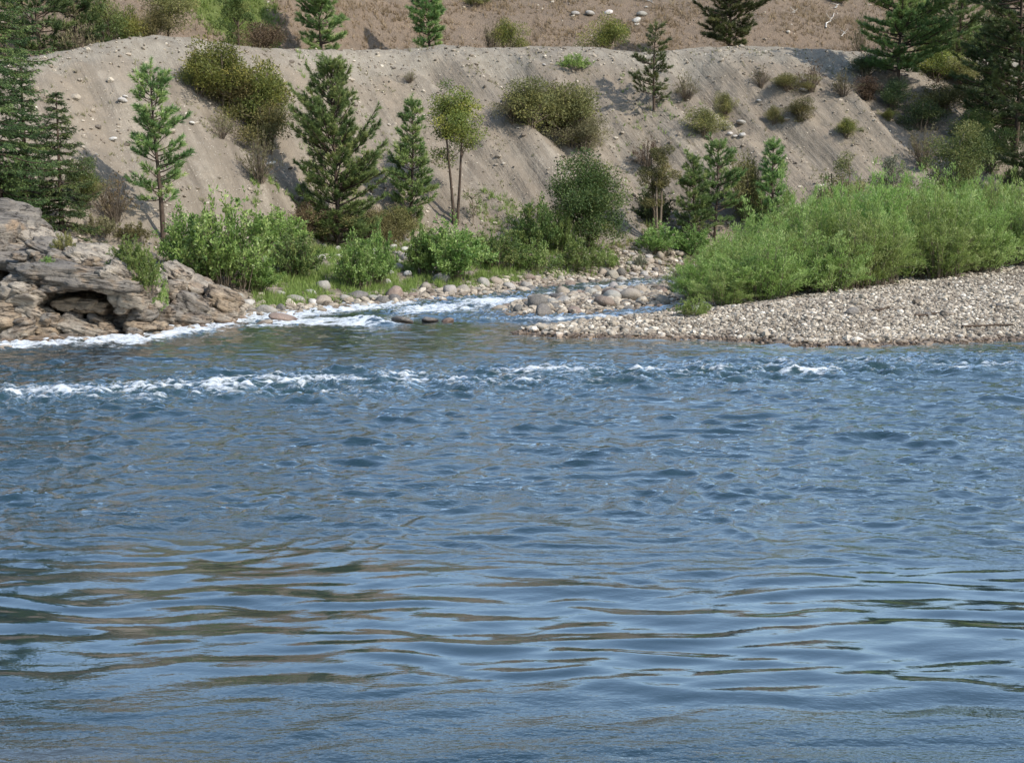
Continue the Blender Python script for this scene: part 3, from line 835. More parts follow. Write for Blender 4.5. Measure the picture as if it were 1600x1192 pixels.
def try_boulder(x, y, size, where, col=None, z=None, zone=None):
    for (bx, by, bs) in boulders:
        if (bx - x) ** 2 + ((by - y) * 0.8) ** 2 < (0.42 * (bs + size)) ** 2: return None
    boulders.append((x, y, size))
    zz = max(tz(x, y), -0.12) if z is None else z
    fl = 0.72 + 0.5 * rb_.rand()
    c = col or COLS[rb_.choice(6, p=[.25, .20, .20, .18, .05, .12])]
    o = put_boulder((x, y, zz), size, rb_, c, fl)
    px = to_px((x, y, zz))[0]
    lab = f'{size_word(size)} {shape_word(fl)} {c} boulder {where}' + (f' {zone}' if zone else f' {land(px)}')
    tag(o, lab, 'boulder', 'boulders along the river')
    return o
# the far waterline, from the outcrop to the bend
sx = np.random.RandomState(3)
cnt = 0
for att in range(2600):
    x = sx.uniform(-12.2, 12.5)
    dd = sx.rand() ** 1.5 * 3.4 - 0.5
    s = np.clip(np.exp(sx.normal(-0.72, 0.42)), 0.26, 1.15)
    sl = min(abs((shore_y(x + .5) - shore_y(x - .5))), 2.5)
    y = shore_y(x) + dd * math.sqrt(1 + sl * sl)
    px, py = to_px((x, y, max(0, tz(x, y))))
    if px > 1085 or px < 330: continue
    lim = 1.3 if px < 640 else (1.6 if px < 900 else 3.6)
    if dd > lim or (x < -9 and dd < 0.1): continue
    where = 'in the shallows' if dd < 0.1 else ('at the far waterline' if dd < 0.8 else 'on the far bank')
    if try_boulder(x, y, s, where): cnt += 1
    if cnt >= 150: break
# the boulder bar between the channels
cnt = 0
for att in range(2500):
    x = sx.uniform(-0.6, 9.8); y = sx.uniform(55, 74)
    P1 = np.array([x]); P2 = np.array([y])
    i = float(sdist(P1, P2, ISLE)[0])
    if i < -0.25: continue
    s = np.clip(np.exp(sx.normal(-0.58, 0.36)), 0.30, 1.1)
    row = 'at front of' if y < 57.5 + max(0, (x - 4)) * 1.0 else ('amid' if y < 64 else 'at back of')
    third = 'boulder bar, left tip' if x < 2.2 else ('boulder bar, centre' if x < 5.3 else 'boulder bar, willow end')
    if try_boulder(x, y, s, row, zone=third): cnt += 1
    if cnt >= 105: break
# rocks the rapids break over
for (px, py, s, c, w) in [(630,505,.85,'dark grey','leftmost rock in the white rapids'),(672,503,.7,'dark grey','breaking the rapids just right of centre channel'),(700,503,.62,'reddish brown','rightmost of the rocks in the rapids'),
                          (588,510,.5,'reddish brown','low in the foam'),(445,503,1.1,'reddish brown','long wet one beside the breaking foam'),(412,508,.7,'tan','at the foam line')]:
    x, y = on_water(px, py)
    o = put_boulder((x, y, 0.0), s, rb_, c, 0.6, 0.16); boulders.append((x, y, s))
    tag(o, f'{c} wet boulder {w}', 'boulder', 'boulders along the river')
# the foot of the outcrops
for (px, py, s, c) in [(232,522,.75,'pale grey'),(250,512,.6,'tan'),(262,520,.5,'reddish brown'),(245,527,.4,'tan'),(276,517,.45,'tan'),(330,508,.5,'tan'),(352,500,.55,'whitish'),(372,492,.6,'buff'),(318,514,.4,'reddish brown'),
                       (385,478,.7,'whitish'),(395,490,.55,'pale grey'),(368,470,.8,'pale grey'),(300,517,.4,'buff'),(360,506,.45,'tan'),(380,502,.5,'reddish brown'),(222,470,.6,'dark grey'),(238,488,.55,'dark grey'),(8,548,.5,'tan'),(80,541,.35,'reddish brown'),(135,536,.4,'tan')]:
    x, y = on_water(px, py); zz = 0.0
    if py < 505: p = hit(px, py); x, y, zz = p
    o = put_boulder((x, y, zz), s, rb_, c, 0.95)
    tag(o, f'{size_word(s)} {c} shore boulder {land(px)}, ' + ('left' if px < 120 else 'right' if px < 250 else 'left' if px < 310 else 'right') + ' end', 'boulder', 'boulders along the river')
# pale stones between the riverside shrubs
cnt = 0
for att in range(900):
    if sx.rand() < 0.6: px, py = sx.uniform(578, 648), sx.uniform(376, 432); zn = 'in the stony gap'
    elif sx.rand() < 0.5: px, py = sx.uniform(925, 1085), sx.uniform(388, 428); zn = 'on the patch behind the far channel'
    else: px, py = sx.uniform(490, 530), sx.uniform(384, 412); zn = 'in the gap under the broad pine'
    p = hit(px, py)
    if p[1] > 90: continue
    if try_boulder(p[0], p[1], sx.uniform(0.3, 0.6), 'lying', COLS[sx.choice([0, 4, 4, 5])], p[2], zn): cnt += 1
    if cnt >= 42: break
# rocks in the bank grass
for (px, py, s, c) in [(560,468,1.05,'dark grey'),(505,452,.8,'pale grey'),(485,460,.5,'pale grey'),(605,445,.5,'whitish'),(637,431,.55,'whitish'),(690,440,.95,'pale grey'),(665,452,.7,'buff'),(540,470,.55,'pale grey'),(460,474,.8,'pale grey'),(490,475,.5,'whitish'),(440,462,.4,'whitish'),(585,470,.6,'pale grey'),(645,458,.5,'dark grey')]:
    p = hit(px, py)
    o = put_boulder(p, s, rb_, c, 0.95)
    boulders.append((p[0], p[1], s))
    tag(o, f'{size_word(s)} {c} boulder in the bank grass ' + land(px), 'boulder', 'boulders along the river')
# stones lying on the slope and hillside
for (px, py, s, c, w) in [(1140,212,.42,'whitish','leftmost of the white cluster beside the slope shrub'),(1148,216,.4,'whitish','lowest of the white cluster beside the slope shrub'),(1160,214,.55,'whitish','right end of the white cluster beside the slope shrub'),
        (1136,203,.6,'pale grey','topmost of the white cluster by the shrub'),(1158,196,.8,'pale grey','above the white cluster beside the slope shrub'),
        (1256,144,.5,'whitish','white one under the rusty slope shrub'),(196,155,.35,'whitish','on the slope left of the young pine top'),(300,196,.3,'whitish','right of the young pine top'),(1384,183,.35,'buff','in the dark shade right of the slope'),
        (192,160,.5,'whitish','beside another on the left slope'),(176,222,.4,'whitish','on the left slope beside the young pine'),(423,260,.6,'whitish','beside the bare twiggy shrub'),(1186,160,.35,'whitish','between slope shrubs at the right'),
        (850,103,.3,'whitish','under the crest near the small green shrub')]:
    p = hit(px, py)
    o = put_boulder(p, s, rb_, c, 0.8, 0.12)
    tag(o, f'{c} stone lying on the slope, {w}', 'stone', 'stones on the slope')
for (px, py, s, c, w) in [(899,24,.75,'pale grey','leftmost of the row above the crest'),(921,25,.95,'pale grey','second from the left above the crest'),(951,23,.8,'whitish','behind the round shrub on the crest'),
        (1003,26,.9,'pale grey','upper of two right of crest shrub'),(995,35,.8,'whitish','lower of two right of crest shrub'),(1010,13,.35,'whitish','highest small one by the photo top')]:
    p = hit(px, py)
    o = put_boulder(p, s, rb_, c, 0.85, 0.12)
    tag(o, f'{c} boulder on the dry hillside, {w}', 'boulder', 'boulders on the hillside')
p = hit(1330, 493)
o = put_boulder(p, .52, rb_, 'dark grey', 1.1)
tag(o, 'lone dark rock standing in the middle of the pale gravel bar', 'boulder')
for (px, py, s, c, w) in [(1090,487,.55,'pale grey','pale angular rock under the leftmost willow'),(1560,480,.35,'dark grey','dark flat rock near the right end of the gravel bar'),(1450,494,.3,'dark grey','low dark rock on the drift line of the gravel bar')]:
    o = put_boulder(hit(px, py), s, rb_, c, 0.9)
    tag(o, w, 'boulder')

# ------------------------------------------------------------------ loose stones nobody could count (instanced by geometry nodes)
STUFF_MAT = rock_mat('loose stone', True)
def scatter_nodes():
    ng = bpy.data.node_groups.new('stone scatter', 'GeometryNodeTree')
    ng.interface.new_socket('Geometry', in_out='INPUT', socket_type='NodeSocketGeometry')
    ng.interface.new_socket('Geometry', in_out='OUTPUT', socket_type='NodeSocketGeometry')
    N = ng.nodes; L = ng.links
    gi = N.new('NodeGroupInput'); go = N.new('NodeGroupOutput')
    g2i = N.new('GeometryNodeGeometryToInstance')
    vs = []
    for k in range(5):
        ic = N.new('GeometryNodeMeshIcoSphere'); ic.inputs['Radius'].default_value = 1.0; ic.inputs['Subdivisions'].default_value = 3 if k < 0 else 2
        no = N.new('ShaderNodeTexNoise'); no.noise_dimensions = '4D'
        no.inputs['W'].default_value = 3.7 * k + 1.3; no.inputs['Scale'].default_value = 0.75; no.inputs['Detail'].default_value = 1.5
        sub = N.new('ShaderNodeVectorMath'); sub.operation = 'SUBTRACT'; sub.inputs[1].default_value = (0.5, 0.5, 0.5)
        mul = N.new('ShaderNodeVectorMath'); mul.operation = 'SCALE'; mul.inputs['Scale'].default_value = 1.9
        L.new(no.outputs['Color'], sub.inputs[0]); L.new(sub.outputs[0], mul.inputs[0])
        sp_ = N.new('GeometryNodeSetPosition'); L.new(ic.outputs['Mesh'], sp_.inputs['Geometry']); L.new(mul.outputs[0], sp_.inputs['Offset'])
        vs.append(sp_)
    for s in reversed(vs): L.new(s.outputs[0], g2i.inputs[0])
    iop = N.new('GeometryNodeInstanceOnPoints')
    L.new(gi.outputs[0], iop.inputs['Points']); L.new(g2i.outputs[0], iop.inputs['Instance'])
    iop.inputs['Pick Instance'].default_value = True
    def att(nm, ty):
        a = N.new('GeometryNodeInputNamedAttribute'); a.data_type = ty; a.inputs['Name'].default_value = nm
        return a.outputs[0]
    L.new(att('pick', 'INT'), iop.inputs['Instance Index'])
    L.new(att('rot', 'FLOAT_VECTOR'), iop.inputs['Rotation'])
    L.new(att('scl', 'FLOAT_VECTOR'), iop.inputs['Scale'])
    sm = N.new('GeometryNodeSetMaterial'); sm.inputs['Material'].default_value = STUFF_MAT
    L.new(iop.outputs[0], sm.inputs[0]); L.new(sm.outputs[0], go.inputs[0])
    return ng
SCAT = scatter_nodes()
def scatter(name, P, size, tint, rng, label, flat=(0.45, 0.8), sink=0.25):
    n = len(P)
    me = bpy.data.meshes.new(name)
    fl = rng.uniform(flat[0], flat[1], n)
    P = P.copy(); P[:, 2] += size * 0.5 * fl * (1 - 2 * sink)
    me.vertices.add(n); me.vertices.foreach_set('co', P.astype(np.float32).ravel())
    S = np.stack([size * .5 * rng.uniform(.85, 1.3, n), size * .5 * rng.uniform(.7, 1.0, n), size * .5 * fl], 1)
    R = np.stack([rng.normal(0, .25, n), rng.normal(0, .25, n), rng.rand(n) * 6.28], 1)
    for k, d in (('rot', R), ('scl', S)):
        a = me.attributes.new(k, 'FLOAT_VECTOR', 'POINT'); a.data.foreach_set('vector', d.astype(np.float32).ravel())
    a = me.attributes.new('tint', 'FLOAT', 'POINT'); a.data.foreach_set('value', np.clip(tint, 0, 1).astype(np.float32))
    a = me.attributes.new('pick', 'INT', 'POINT'); a.data.foreach_set('value', rng.randint(0, 5, n).astype(np.int32))
    me.update()
    o = link(name, me)
    md = o.modifiers.new('scatter', 'NODES'); md.node_group = SCAT
    return tag(o, label, None, None, 'stuff')
rg = np.random.RandomState(17)
# cobbles over the gravel bar
n = 190000
x = rg.uniform(0, 36, n); y = rg.uniform(45, 72, n)
d = sdist(x, y, BAR)
vis = (np.abs(x) < 0.40 * y + 10) & (d > -0.35)
pd = np.exp(-np.maximum(d - 7, 0) / 7.0)
vis &= rg.rand(n) < pd
x, y, d = x[vis], y[vis], d[vis]
s = np.exp(rg.normal(-2.55, 0.42, len(x))); s *= np.where(d < 1.0, 1.35, 1.0) * np.where(x < 5, 1.35, 1.0)
s = np.clip(s, 0.06, 0.42)
P = np.stack([x, y, terrain(x, y)], 1)
tint = np.clip(rg.beta(1.25, 1.35, len(x)) + 0.06 + 0.12 * fbm(x / 2.0, y / 1.2, 2, 64), 0, 1)
scatter('gravel_cobbles', P, s, tint, rg, 'pale rounded cobbles covering the gravel bar')
# small stones between the boulders of the waterlines
n = 26000
x = rg.uniform(-13, 13, n); y = rg.uniform(47, 90, n)
fd_ = shore_d(x, y); id_ = sdist(x, y, ISLE); bd_ = sdist(x, y, BAR)
ok = (((fd_ > -0.5) & (fd_ < np.where(x > 2, 4.0, 2.2)) & (x > -12.0)) | (id_ > -0.3)) & (bd_ < 0.3)
x, y = x[ok], y[ok]
P = np.stack([x, y, np.maximum(terrain(x, y), -0.1)], 1)
s = np.clip(np.exp(rg.normal(-1.5, 0.4, len(x))), 0.1, 0.45)
scatter('shore_stones', P, s, rg.beta(1.7, 2.0, len(x)), rg, 'mixed small stones filling the gaps between shoreline boulders')
# stones on the slope
n = 15000
x = rg.uniform(-28, 36, n); yf0 = foot_y(x); yc0 = crest_yz(x)[0]
sq = rg.rand(n); y = yf0 + (yc0 - yf0) * sq
den = 0.25 + 0.75 * sstep(-0.15, 0.5, fbm(x / 3.0, y / 3.0, 2, 61)) + 0.6 * sstep(0.75, 0.95, sq)
ok = rg.rand(n) < den
x, y = x[ok], y[ok]
P = np.stack([x, y, terrain(x, y)], 1)
s = np.clip(np.exp(rg.normal(-2.35, 0.5, len(x))), 0.04, 0.45)
scatter('slope_stones', P, s, np.clip(rg.beta(1.25, 1.35, len(x)), 0, 1), rg, 'pale stones strewn over the gravel slope', sink=0.3)
# stones on the hillside
n = 700
x = rg.uniform(-40, 45, n); y = crest_yz(x)[0] + rg.uniform(2, 45, n)
P = np.stack([x, y, terrain(x, y)], 1)
scatter('hillside_stones', P, np.clip(np.exp(rg.normal(-1.8, 0.45, n)), 0.08, 0.5), rg.beta(2.5, 1.3, n), rg, 'scattered pale stones in the dry hillside grass', sink=0.3)

# ------------------------------------------------------------------ plants: builders
def crown_radius(kind, t):
    if kind == 'wide': return float(np.interp(t, [0, .12, .35, .6, .8, .93, 1], [.85, 1.0, .97, .66, .40, .19, .05]))
    if kind == 'cone': return (1 - t) ** 0.8 * (0.75 + 0.25 * min(1, t * 6)) + 0.03
    if kind == 'full': return math.sin(math.pi * min(1, (1 - t) * 0.62 + 0.04)) ** 0.9 if t > 0.0 else 1
    return (1 - t) ** 0.6 * min(1, 0.45 + t * 2.2) + 0.03

def pine(h, base, r, seed, kind='cone', dens=1.0, nl=0.22, up=0.55, lean=0.0, tuftk=26, gaps=0.12, step=0.34, irregular=0.34):
    rng = np.random.RandomState(seed)
    tr = MB(); cr = MB()
    k = 10
    ph = rng.rand() * 6.28
    def axis(z):
        z = np.asarray(z, float)
        return np.stack([lean * z + 0.012 * h * np.sin(z / h * 4 + ph), 0.012 * h * np.cos(z / h * 3.3 + ph), z], -1)
    zz = np.linspace(-0.3, h * 0.985, k)
    r0 = 0.011 * h + 0.035
    tube(tr, axis(zz), r0 * (1 - zz / h * 0.93) + 0.006, 7)
    tp, td, tl, tt = [], [], [], []
    z = base
    while z < h * 0.97:
        t = (z - base) / (h - base)
        R = r * crown_radius(kind, t)
        nb = max(3, int(round((4.5 + 1.5 * rng.rand()) * dens)))
        a0 = rng.rand() * 6.28
        for i in range(nb):
            if rng.rand() < gaps: continue
            a = a0 + i * 6.283 / nb + rng.normal() * 0.40
            if math.sin(a * 2 + z * 1.7 + seed) > 0.86: continue
            L = (1 + 0.22 * math.sin(a + z * 0.9 + seed * 2)) * R * (1 - irregular + 2 * irregular * rng.rand() * 0.9)
            if rng.rand() < 0.08: L *= 1.25
            el = (-0.08 + up * (0.35 + 1.1 * t)) + rng.normal() * 0.20
            dirh = np.array([math.cos(a), math.sin(a), 0.0])
            p0 = axis(z + rng.normal() * 0.14)
            m = 5
            q = np.linspace(0, 1, m)
            # the branch leaves near level and turns upward at its end
            pts = p0 + dirh * (L * q)[:, None] + np.array([0, 0, 1.0]) * (L * (math.tan(min(el, 1.1)) * q * 0.7 + 0.22 * q ** 2.2))[:, None]
            tube(tr, pts, (0.012 + 0.016 * L) * (1 - 0.8 * q) + 0.003, 4)
            tang = nrm(pts[-1] - pts[-2])
            tp.append(pts[-1] - tang * 0.10); td.append(tang + [0, 0, 0.25]); tl.append(0.30); bt = np.clip(0.5 + 0.22 * rng.normal(), 0, 1); tt.append(bt)
            ns = int(max(2, L * 8.5 * dens))
            for j in range(ns):
                s = 0.22 + 0.74 * (j + rng.rand()) / ns
                pp = pts[0] + (pts[-1] - pts[0]) * s; pp = np.array([np.interp(s, q, pts[:, c]) for c in range(3)])
                sd = 1 if rng.rand() < 0.5 else -1
                perp = np.array([-dirh[1], dirh[0], 0]) * sd
                tw = nrm(dirh * (0.55 + 0.3 * rng.rand()) + perp * (0.3 + 0.6 * rng.rand()) + np.array([0, 0, 0.15 + 0.5 * up * rng.rand() + 0.25 * t + rng.normal() * 0.15]))
                ll = (0.18 + 0.30 * L * (1 - s) * rng.rand() + 0.12 * rng.rand())
                e = pp + tw * ll
                tube(tr, [pp, e], [0.008, 0.004], 3)
                tp.append(e - tw * 0.12); td.append(tw + [0, 0, 0.3]); tl.append(0.24); tt.append(np.clip(bt + 0.12 * rng.normal(), 0, 1))
        z += step * (0.8 + 0.5 * rng.rand()) * (1.0 - 0.35 * t)
    for zt in np.linspace(h * 0.9, h, 5):
        tp.append(axis(zt)); td.append(np.array([rng.normal() * 0.2, rng.normal() * 0.2, 1])); tl.append(0.3); tt.append(0.7)
    needles(cr, np.array(tp), np.array(td), np.array(tl), tuftk, nl, 0.034, 0.8, rng, np.array(tt))
    return tr.mesh('trunk', True), cr.mesh('crown')

def fir(h, base, r, seed, dens=1.0):
    """dark fir: long level boughs with hanging sprays"""
    rng = np.random.RandomState(seed)
    tr = MB(); cr = MB()
    zz = np.linspace(-0.5, h * 0.99, 9)
    tube(tr, np.stack([0 * zz, 0 * zz, zz], 1), (0.014 * h + 0.03) * (1 - zz / h * 0.95) + 0.006, 8)
    tp, td, tl, tt = [], [], [], []
    z = base
    while z < h * 0.98:
        t = (z - base) / (h - base)
        R = r * ((1 - t) ** 0.85 * (0.8 + 0.2 * min(1, t * 5)) + 0.03)
        nb = int(5 * dens + 2 * rng.rand()); a0 = rng.rand() * 6.28
        for i in range(nb):
            a = a0 + i * 6.283 / nb + rng.normal() * 0.3
            L = R * (0.6 + 0.5 * rng.rand())
            dirh = np.array([math.cos(a), math.sin(a), 0.0]); perp = np.array([-dirh[1], dirh[0], 0])
            q = np.linspace(0, 1, 6)
            sag = (0.05 + 0.35 * (1 - t)) * L
            pts = np.array([0, 0, z + rng.normal() * 0.08]) + dirh * (L * q)[:, None] + np.array([0, 0, 1.0]) * (0.25 * t * L * q - sag * q ** 1.4 + 0.22 * L * q ** 4)[:, None]
            tube(tr, pts, (0.012 + 0.012 * L) * (1 - 0.85 * q) + 0.003, 4)
            bt = np.clip(0.45 + 0.25 * rng.normal(), 0, 1)
            ns = int(4 + L * 8.0 * dens)
            for j in range(ns):
                s = 0.12 + 0.88 * (j + rng.rand()) / ns
                pp = np.array([np.interp(s, q, pts[:, c]) for c in range(3)])
                sd = 1 if j % 2 else -1
                ll = (0.25 + 0.42 * L * (1 - s) * 0.7) * (0.6 + 0.6 * rng.rand())
                tw = nrm(dirh * (0.7 + 0.3 * rng.rand()) + perp * sd * 0.75 + np.array([0, 0, -0.28 + 0.2 * rng.normal()]))
                for m in range(max(1, int(ll / 0.16))):
                    tp.append(pp + tw * 0.16 * m); td.append(tw + [0, 0, 0.05 * rng.normal()]); tl.append(0.2); tt.append(np.clip(bt + 0.15 * rng.normal(), 0, 1))
        z += 0.42 * (0.75 + 0.5 * rng.rand()) * (1 - 0.3 * t)
    needles(cr, np.array(tp), np.array(td), np.array(tl), 11, 0.10, 0.034, 0.9, rng, np.array(tt))
    return tr.mesh('trunk', True), cr.mesh('crown')

def broad(h, base, r, seed, stems=1, n=9000, leaf=(0.11, 0.075), clumps=46, ry=0.9, spread=0.16, rough_top=0.2, lean=0.0, sparse=0.0, gap=0.35, trunk_r=None):
    """leafy tree: one or more stems, limbs to many leaf clumps spread through an uneven crown"""
    rng = np.random.RandomState(seed)
    tr = MB(); cr = MB()
    hc = (h - base) / 2; zc = base + hc
    # clump centres through the crown, more toward its outside
    cen = []
    while len(cen) < clumps:
        v = rng.normal(size=3); v /= np.linalg.norm(v)
        rad = rng.rand() ** 0.45
        p = v * rad
        w = 1 + rough_top * rng.normal()
        pr = 1.0 if p[2] < 0 else (1 - 0.25 * p[2])
        cen.append([p[0] * r * 0.82 * pr * w, p[1] * r * ry * 0.82 * pr * w, zc + p[2] * hc * 0.88 * (1 + 0.5 * rough_top * rng.normal())])
    cen = np.array(cen)
    cen[:, 2] = np.clip(cen[:, 2], base * 0.9, h)
    tops = []
    for s in range(stems):
        a = 6.283 * s / stems + 0.4
        off = 0.0 if stems == 1 else 0.12
        q = np.linspace(0, 1, 7)
        ex, ey = (0.30 * r * math.cos(a), 0.2 * r * math.sin(a)) if stems > 1 else (0.05 * r, 0)
        pts = np.stack([off * math.cos(a) + ex * q ** 1.3 + lean * q * h + 0.05 * np.sin(q * 5 + s), off * math.sin(a) + ey * q, -0.3 + (zc + 0.55 * hc + 0.3) * q], 1)
        R0 = trunk_r or (0.012 * h + 0.03)
        tube(tr, pts, R0 * (1 - 0.8 * q) + 0.008, 6)
        tops.append(pts)
    csz = r * (0.22 + 0.20 * rng.rand(clumps))
    ctint = np.clip(0.48 + 0.22 * rng.normal(size=clumps), 0, 1)
    for c, cs in zip(cen, csz):
        st = tops[rng.randint(stems)]
        k = np.argmin(np.abs(st[:, 2] - (c[2] - 0.5 * np.hypot(c[0], c[1]) - 0.2)))
        a = st[max(1, k)]
        m = (a + c) / 2 + np.array([0, 0, 0.10 * r])
        tube(tr, [a, m, c], [0.03, 0.018, 0.006], 4)
    keep = rng.rand(clumps) > sparse
    idx = rng.choice(np.nonzero(keep)[0], n, p=(csz[keep] ** 2) / np.sum(csz[keep] ** 2))
    v = nrm(rng.normal(size=(n, 3))) * (rng.rand(n) ** 0.45)[:, None]
    P = cen[idx] + v * csz[idx][:, None] * np.array([1.0, 1.0, 0.72])
    P[:, 2] = np.maximum(P[:, 2], 0.05)
    D = v + rng.normal(size=(n, 3)) * 0.5 + np.array([0, 0, 0.15])
    tint = np.clip(ctint[idx] + 0.17 * rng.normal(size=n), 0, 1)
    leaves(cr, P, D, leaf[0] * rng.uniform(.7, 1.3, n), leaf[1] * rng.uniform(.7, 1.3, n), rng, tint)
    return tr.mesh('trunk', True), cr.mesh('crown')

def shrub(w, h, seed, stems=40, n=5000, leaf=(0.11, 0.05), t0=0.3, jit=0.12, arch=0.35, basew=0.25, stemr=0.012, lobes=0.25, lift=0.5, side=7):
    """many stems rise from the base and arch outward; leaves along them"""
    rng = np.random.RandomState(seed)
    sm = MB(); fo_ = MB()
    B, T, MID = [], [], []
    for s in range(stems):
        a = rng.rand() * 6.283
        e = math.asin(min(1, rng.rand() ** 0.75))
        lob = 1 + lobes * math.sin(a * 3 + seed) * 0.6 + lobes * rng.normal() * 0.6
        rr = math.cos(e) * w / 2 * lob
        zt = h * (0.22 + 0.78 * math.sin(e)) * (1 + lobes * 0.5 * rng.normal())
        b = np.array([math.cos(a), math.sin(a), 0]) * rng.rand() * basew * w / 2
        tp_ = np.array([math.cos(a) * rr, math.sin(a) * rr, max(0.15 * h, zt)])
        mid = b * 0.55 + tp_ * 0.45 + np.array([0, 0, arch * h * (0.25 + 0.3 * rng.rand())])
        B.append(b); T.append(tp_); MID.append(mid)
    B, T, MID = map(np.array, (B, T, MID))
    def curve(i, q):
        q = q[:, None]
        return B[i] * (1 - q) ** 2 + 2 * MID[i] * q * (1 - q) + T[i] * q ** 2
    for s in range(stems):
        q = np.linspace(0, 1, 5)
        pts = curve(np.full(5, s), q); pts[0, 2] -= 0.15
        tube(sm, pts, stemr * (1.25 - q) + 0.002, 3)
        for _ in range(2):
            q0 = 0.35 + 0.5 * rng.rand()
            a = curve(np.array([s]), np.array([q0]))[0]
            tube(sm, [a, a + nrm(rng.normal(size=3) + [0, 0, 0.8]) * h * 0.18], [stemr * 0.5, 0.002], 3)
    i = rng.randint(0, stems, n)
    q = t0 + (1 - t0) * rng.rand(n) ** 0.75
    P = curve(i, q)
    tg = nrm(2 * (1 - q)[:, None] * (MID[i] - B[i]) + 2 * q[:, None] * (T[i] - MID[i]))
    rnd = rng.normal(size=(n, 3))
    # leaves sit on short side shoots; shoots are shared by several leaves so that they clump
    ns = max(1, n // side)
    sh_i = rng.randint(0, ns, n)
    shoot = rng.normal(size=(ns, 3))
    qi = rng.rand(ns); si = rng.randint(0, stems, ns)
    qq = t0 + (1 - t0) * qi ** 0.7
    i = si[sh_i]; q = qq[sh_i]
    P = curve(i, q)
    tg = nrm(2 * (1 - q)[:, None] * (MID[i] - B[i]) + 2 * q[:, None] * (T[i] - MID[i]))
    sd = nrm(tg * 0.8 + shoot[sh_i] * 0.7 + np.array([0, 0, lift * 0.5]))
    P = P + sd * (rng.rand(n) * jit * 1.8)[:, None] + rng.normal(size=(n, 3)) * jit * 0.22
    P[:, 2] = np.maximum(P[:, 2], 0.03)
    D = sd * 0.9 + rnd * 0.45 + np.array([0, 0, lift * 0.3])
    tint = np.clip(0.5 + 0.20 * rng.normal(size=stems)[i] + 0.17 * rng.normal(size=n), 0, 1)
    leaves(fo_, P, D, leaf[0] * rng.uniform(.7, 1.35, n), leaf[1] * rng.uniform(.7, 1.3, n), rng, tint)
    return sm.mesh('stems', True), fo_.mesh('foliage')

def plant(name, label, cat, parts, names, mats, loc, sc=(1, 1, 1), rz=0.0, group=None):
    """a thing: an Empty on the ground with its woody part and its foliage"""
    e = link(name, None, None, None, Vector(loc))
    e.scale = sc; e.rotation_euler = (0, 0, rz)
    tag(e, label, cat, group)
    for me, nm, mt in zip(parts, names, mats):
        o = link(nm, me, None, e)
        if len(me.materials) == 0: me.materials.append(mt)
        if me.materials[0] != mt:
            o.material_slots[0].link = 'OBJECT'; o.material_slots[0].material = mt
    return e

TC = ('trunk', 'crown'); SF = ('stems', 'foliage')
def behind(px, off=3.0):
    """ground just behind the crest in a pixel column"""
    for D in np.arange(60, 140, 0.5):
        x = (px - 800.0) / F * D * 1.0
        if D > float(crest_yz(np.array([x]))[0][0]): return at(px, D + off)
    return at(px, 120)
def mpp(D): return D * cp / F * 1.01        # metres per photograph pixel at depth D (nearly)

def pix_tree(builder, name, label, cat, px, py, top, wpx, mats, D=None, group=None, basef=0.2, **kw):
    """builds a tree whose foot is at the ground point seen at (px, py) (or hidden, at depth D), reaching up to pixel row 'top'"""
    p = behind(px, -D) if (D and D < 0) else (at(px, D) if D else hit(px, py))
    dt = ray(px, top); t = p[1] / dt[1]
    h = CAMZ + dt[2] * t - p[2]
    r = wpx / 2 * mpp(p[1])
    parts = builder(h, h * basef, r, **kw)
    return plant(name, label, cat, parts, TC, mats, p, rz=0.0, group=group)

PM = (M['bark'], M['pine']); PP = (M['bark'], M['pine_pale']); FM = (M['bark'], M['fir']); BT = (M['greybark'], M['tree'])
PG = 'pines on the slope and bank'
pix_tree(pine, 'pine_tree', 'young pine with bare lower trunk standing left above the rock outcrop', 'pine tree', 252, 374, 101, 100, PM, basef=0.24, seed=11, up=0.65, lean=-0.02, group=PG, step=0.36, dens=1.15, tuftk=28)
pix_tree(pine, 'pine_tree', 'broad dense dark green pine, the largest on the river bank', 'pine tree', 525, 388, 98, 130, PM, basef=0.03, seed=12, kind='wide', up=0.75, irregular=0.36, group=PG, dens=1.25, step=0.34, tuftk=30, gaps=0.06)
pix_tree(pine, 'pine_tree', 'slim young pine between the broad pine and the twin-stemmed tree', 'pine tree', 644, 362, 155, 72, PM, basef=0.08, seed=13, up=0.65, group=PG, dens=1.2)
pix_tree(pine, 'pine_tree', 'lone sparse yellowish pine growing midway up the gravel slope', 'pine tree', 1022, 173, 38, 76, PP, basef=0.10, seed=14, up=0.35, group=PG, dens=1.1, gaps=0.2, step=0.5)
pix_tree(pine, 'pine_tree', 'young pine right of the round bushy tree with thin dark trunk showing below', 'pine tree', 1118, 382, 224, 84, PM, basef=0.20, seed=15, up=0.65, group=PG, dens=1.15)
pix_tree(pine, 'pine_tree', 'small bushy pine leaning against the left side of another young pine', 'pine tree', 1083, 352, 248, 66, PM, D=88.5, basef=0.05, seed=16, up=0.65, group=PG, dens=1.15)
pix_tree(pine, 'pine_tree', 'pointed young pine just left of the willow thicket top', 'pine tree', 1206, 345, 222, 66, PM, D=90.5, basef=0.05, seed=17, up=0.7, group=PG, dens=1.2)
pix_tree(pine, 'pine_tree', 'tall full pine at the crest above the shaded end of the slope', 'pine tree', 1405, 150, -75, 150, PM, basef=0.16, seed=18, kind='mid', up=0.3, dens=1.4, group=PG, step=0.40, nl=0.26, tuftk=30)
pix_tree(pine, 'pine_tree', 'tall dark pine cut off by the right edge of the photo', 'pine tree', 1583, 262, -130, 170, FM, basef=0.18, seed=19, kind='mid', up=0.3, dens=0.95, gaps=0.22, group=PG, step=0.42, nl=0.28, tuftk=30)
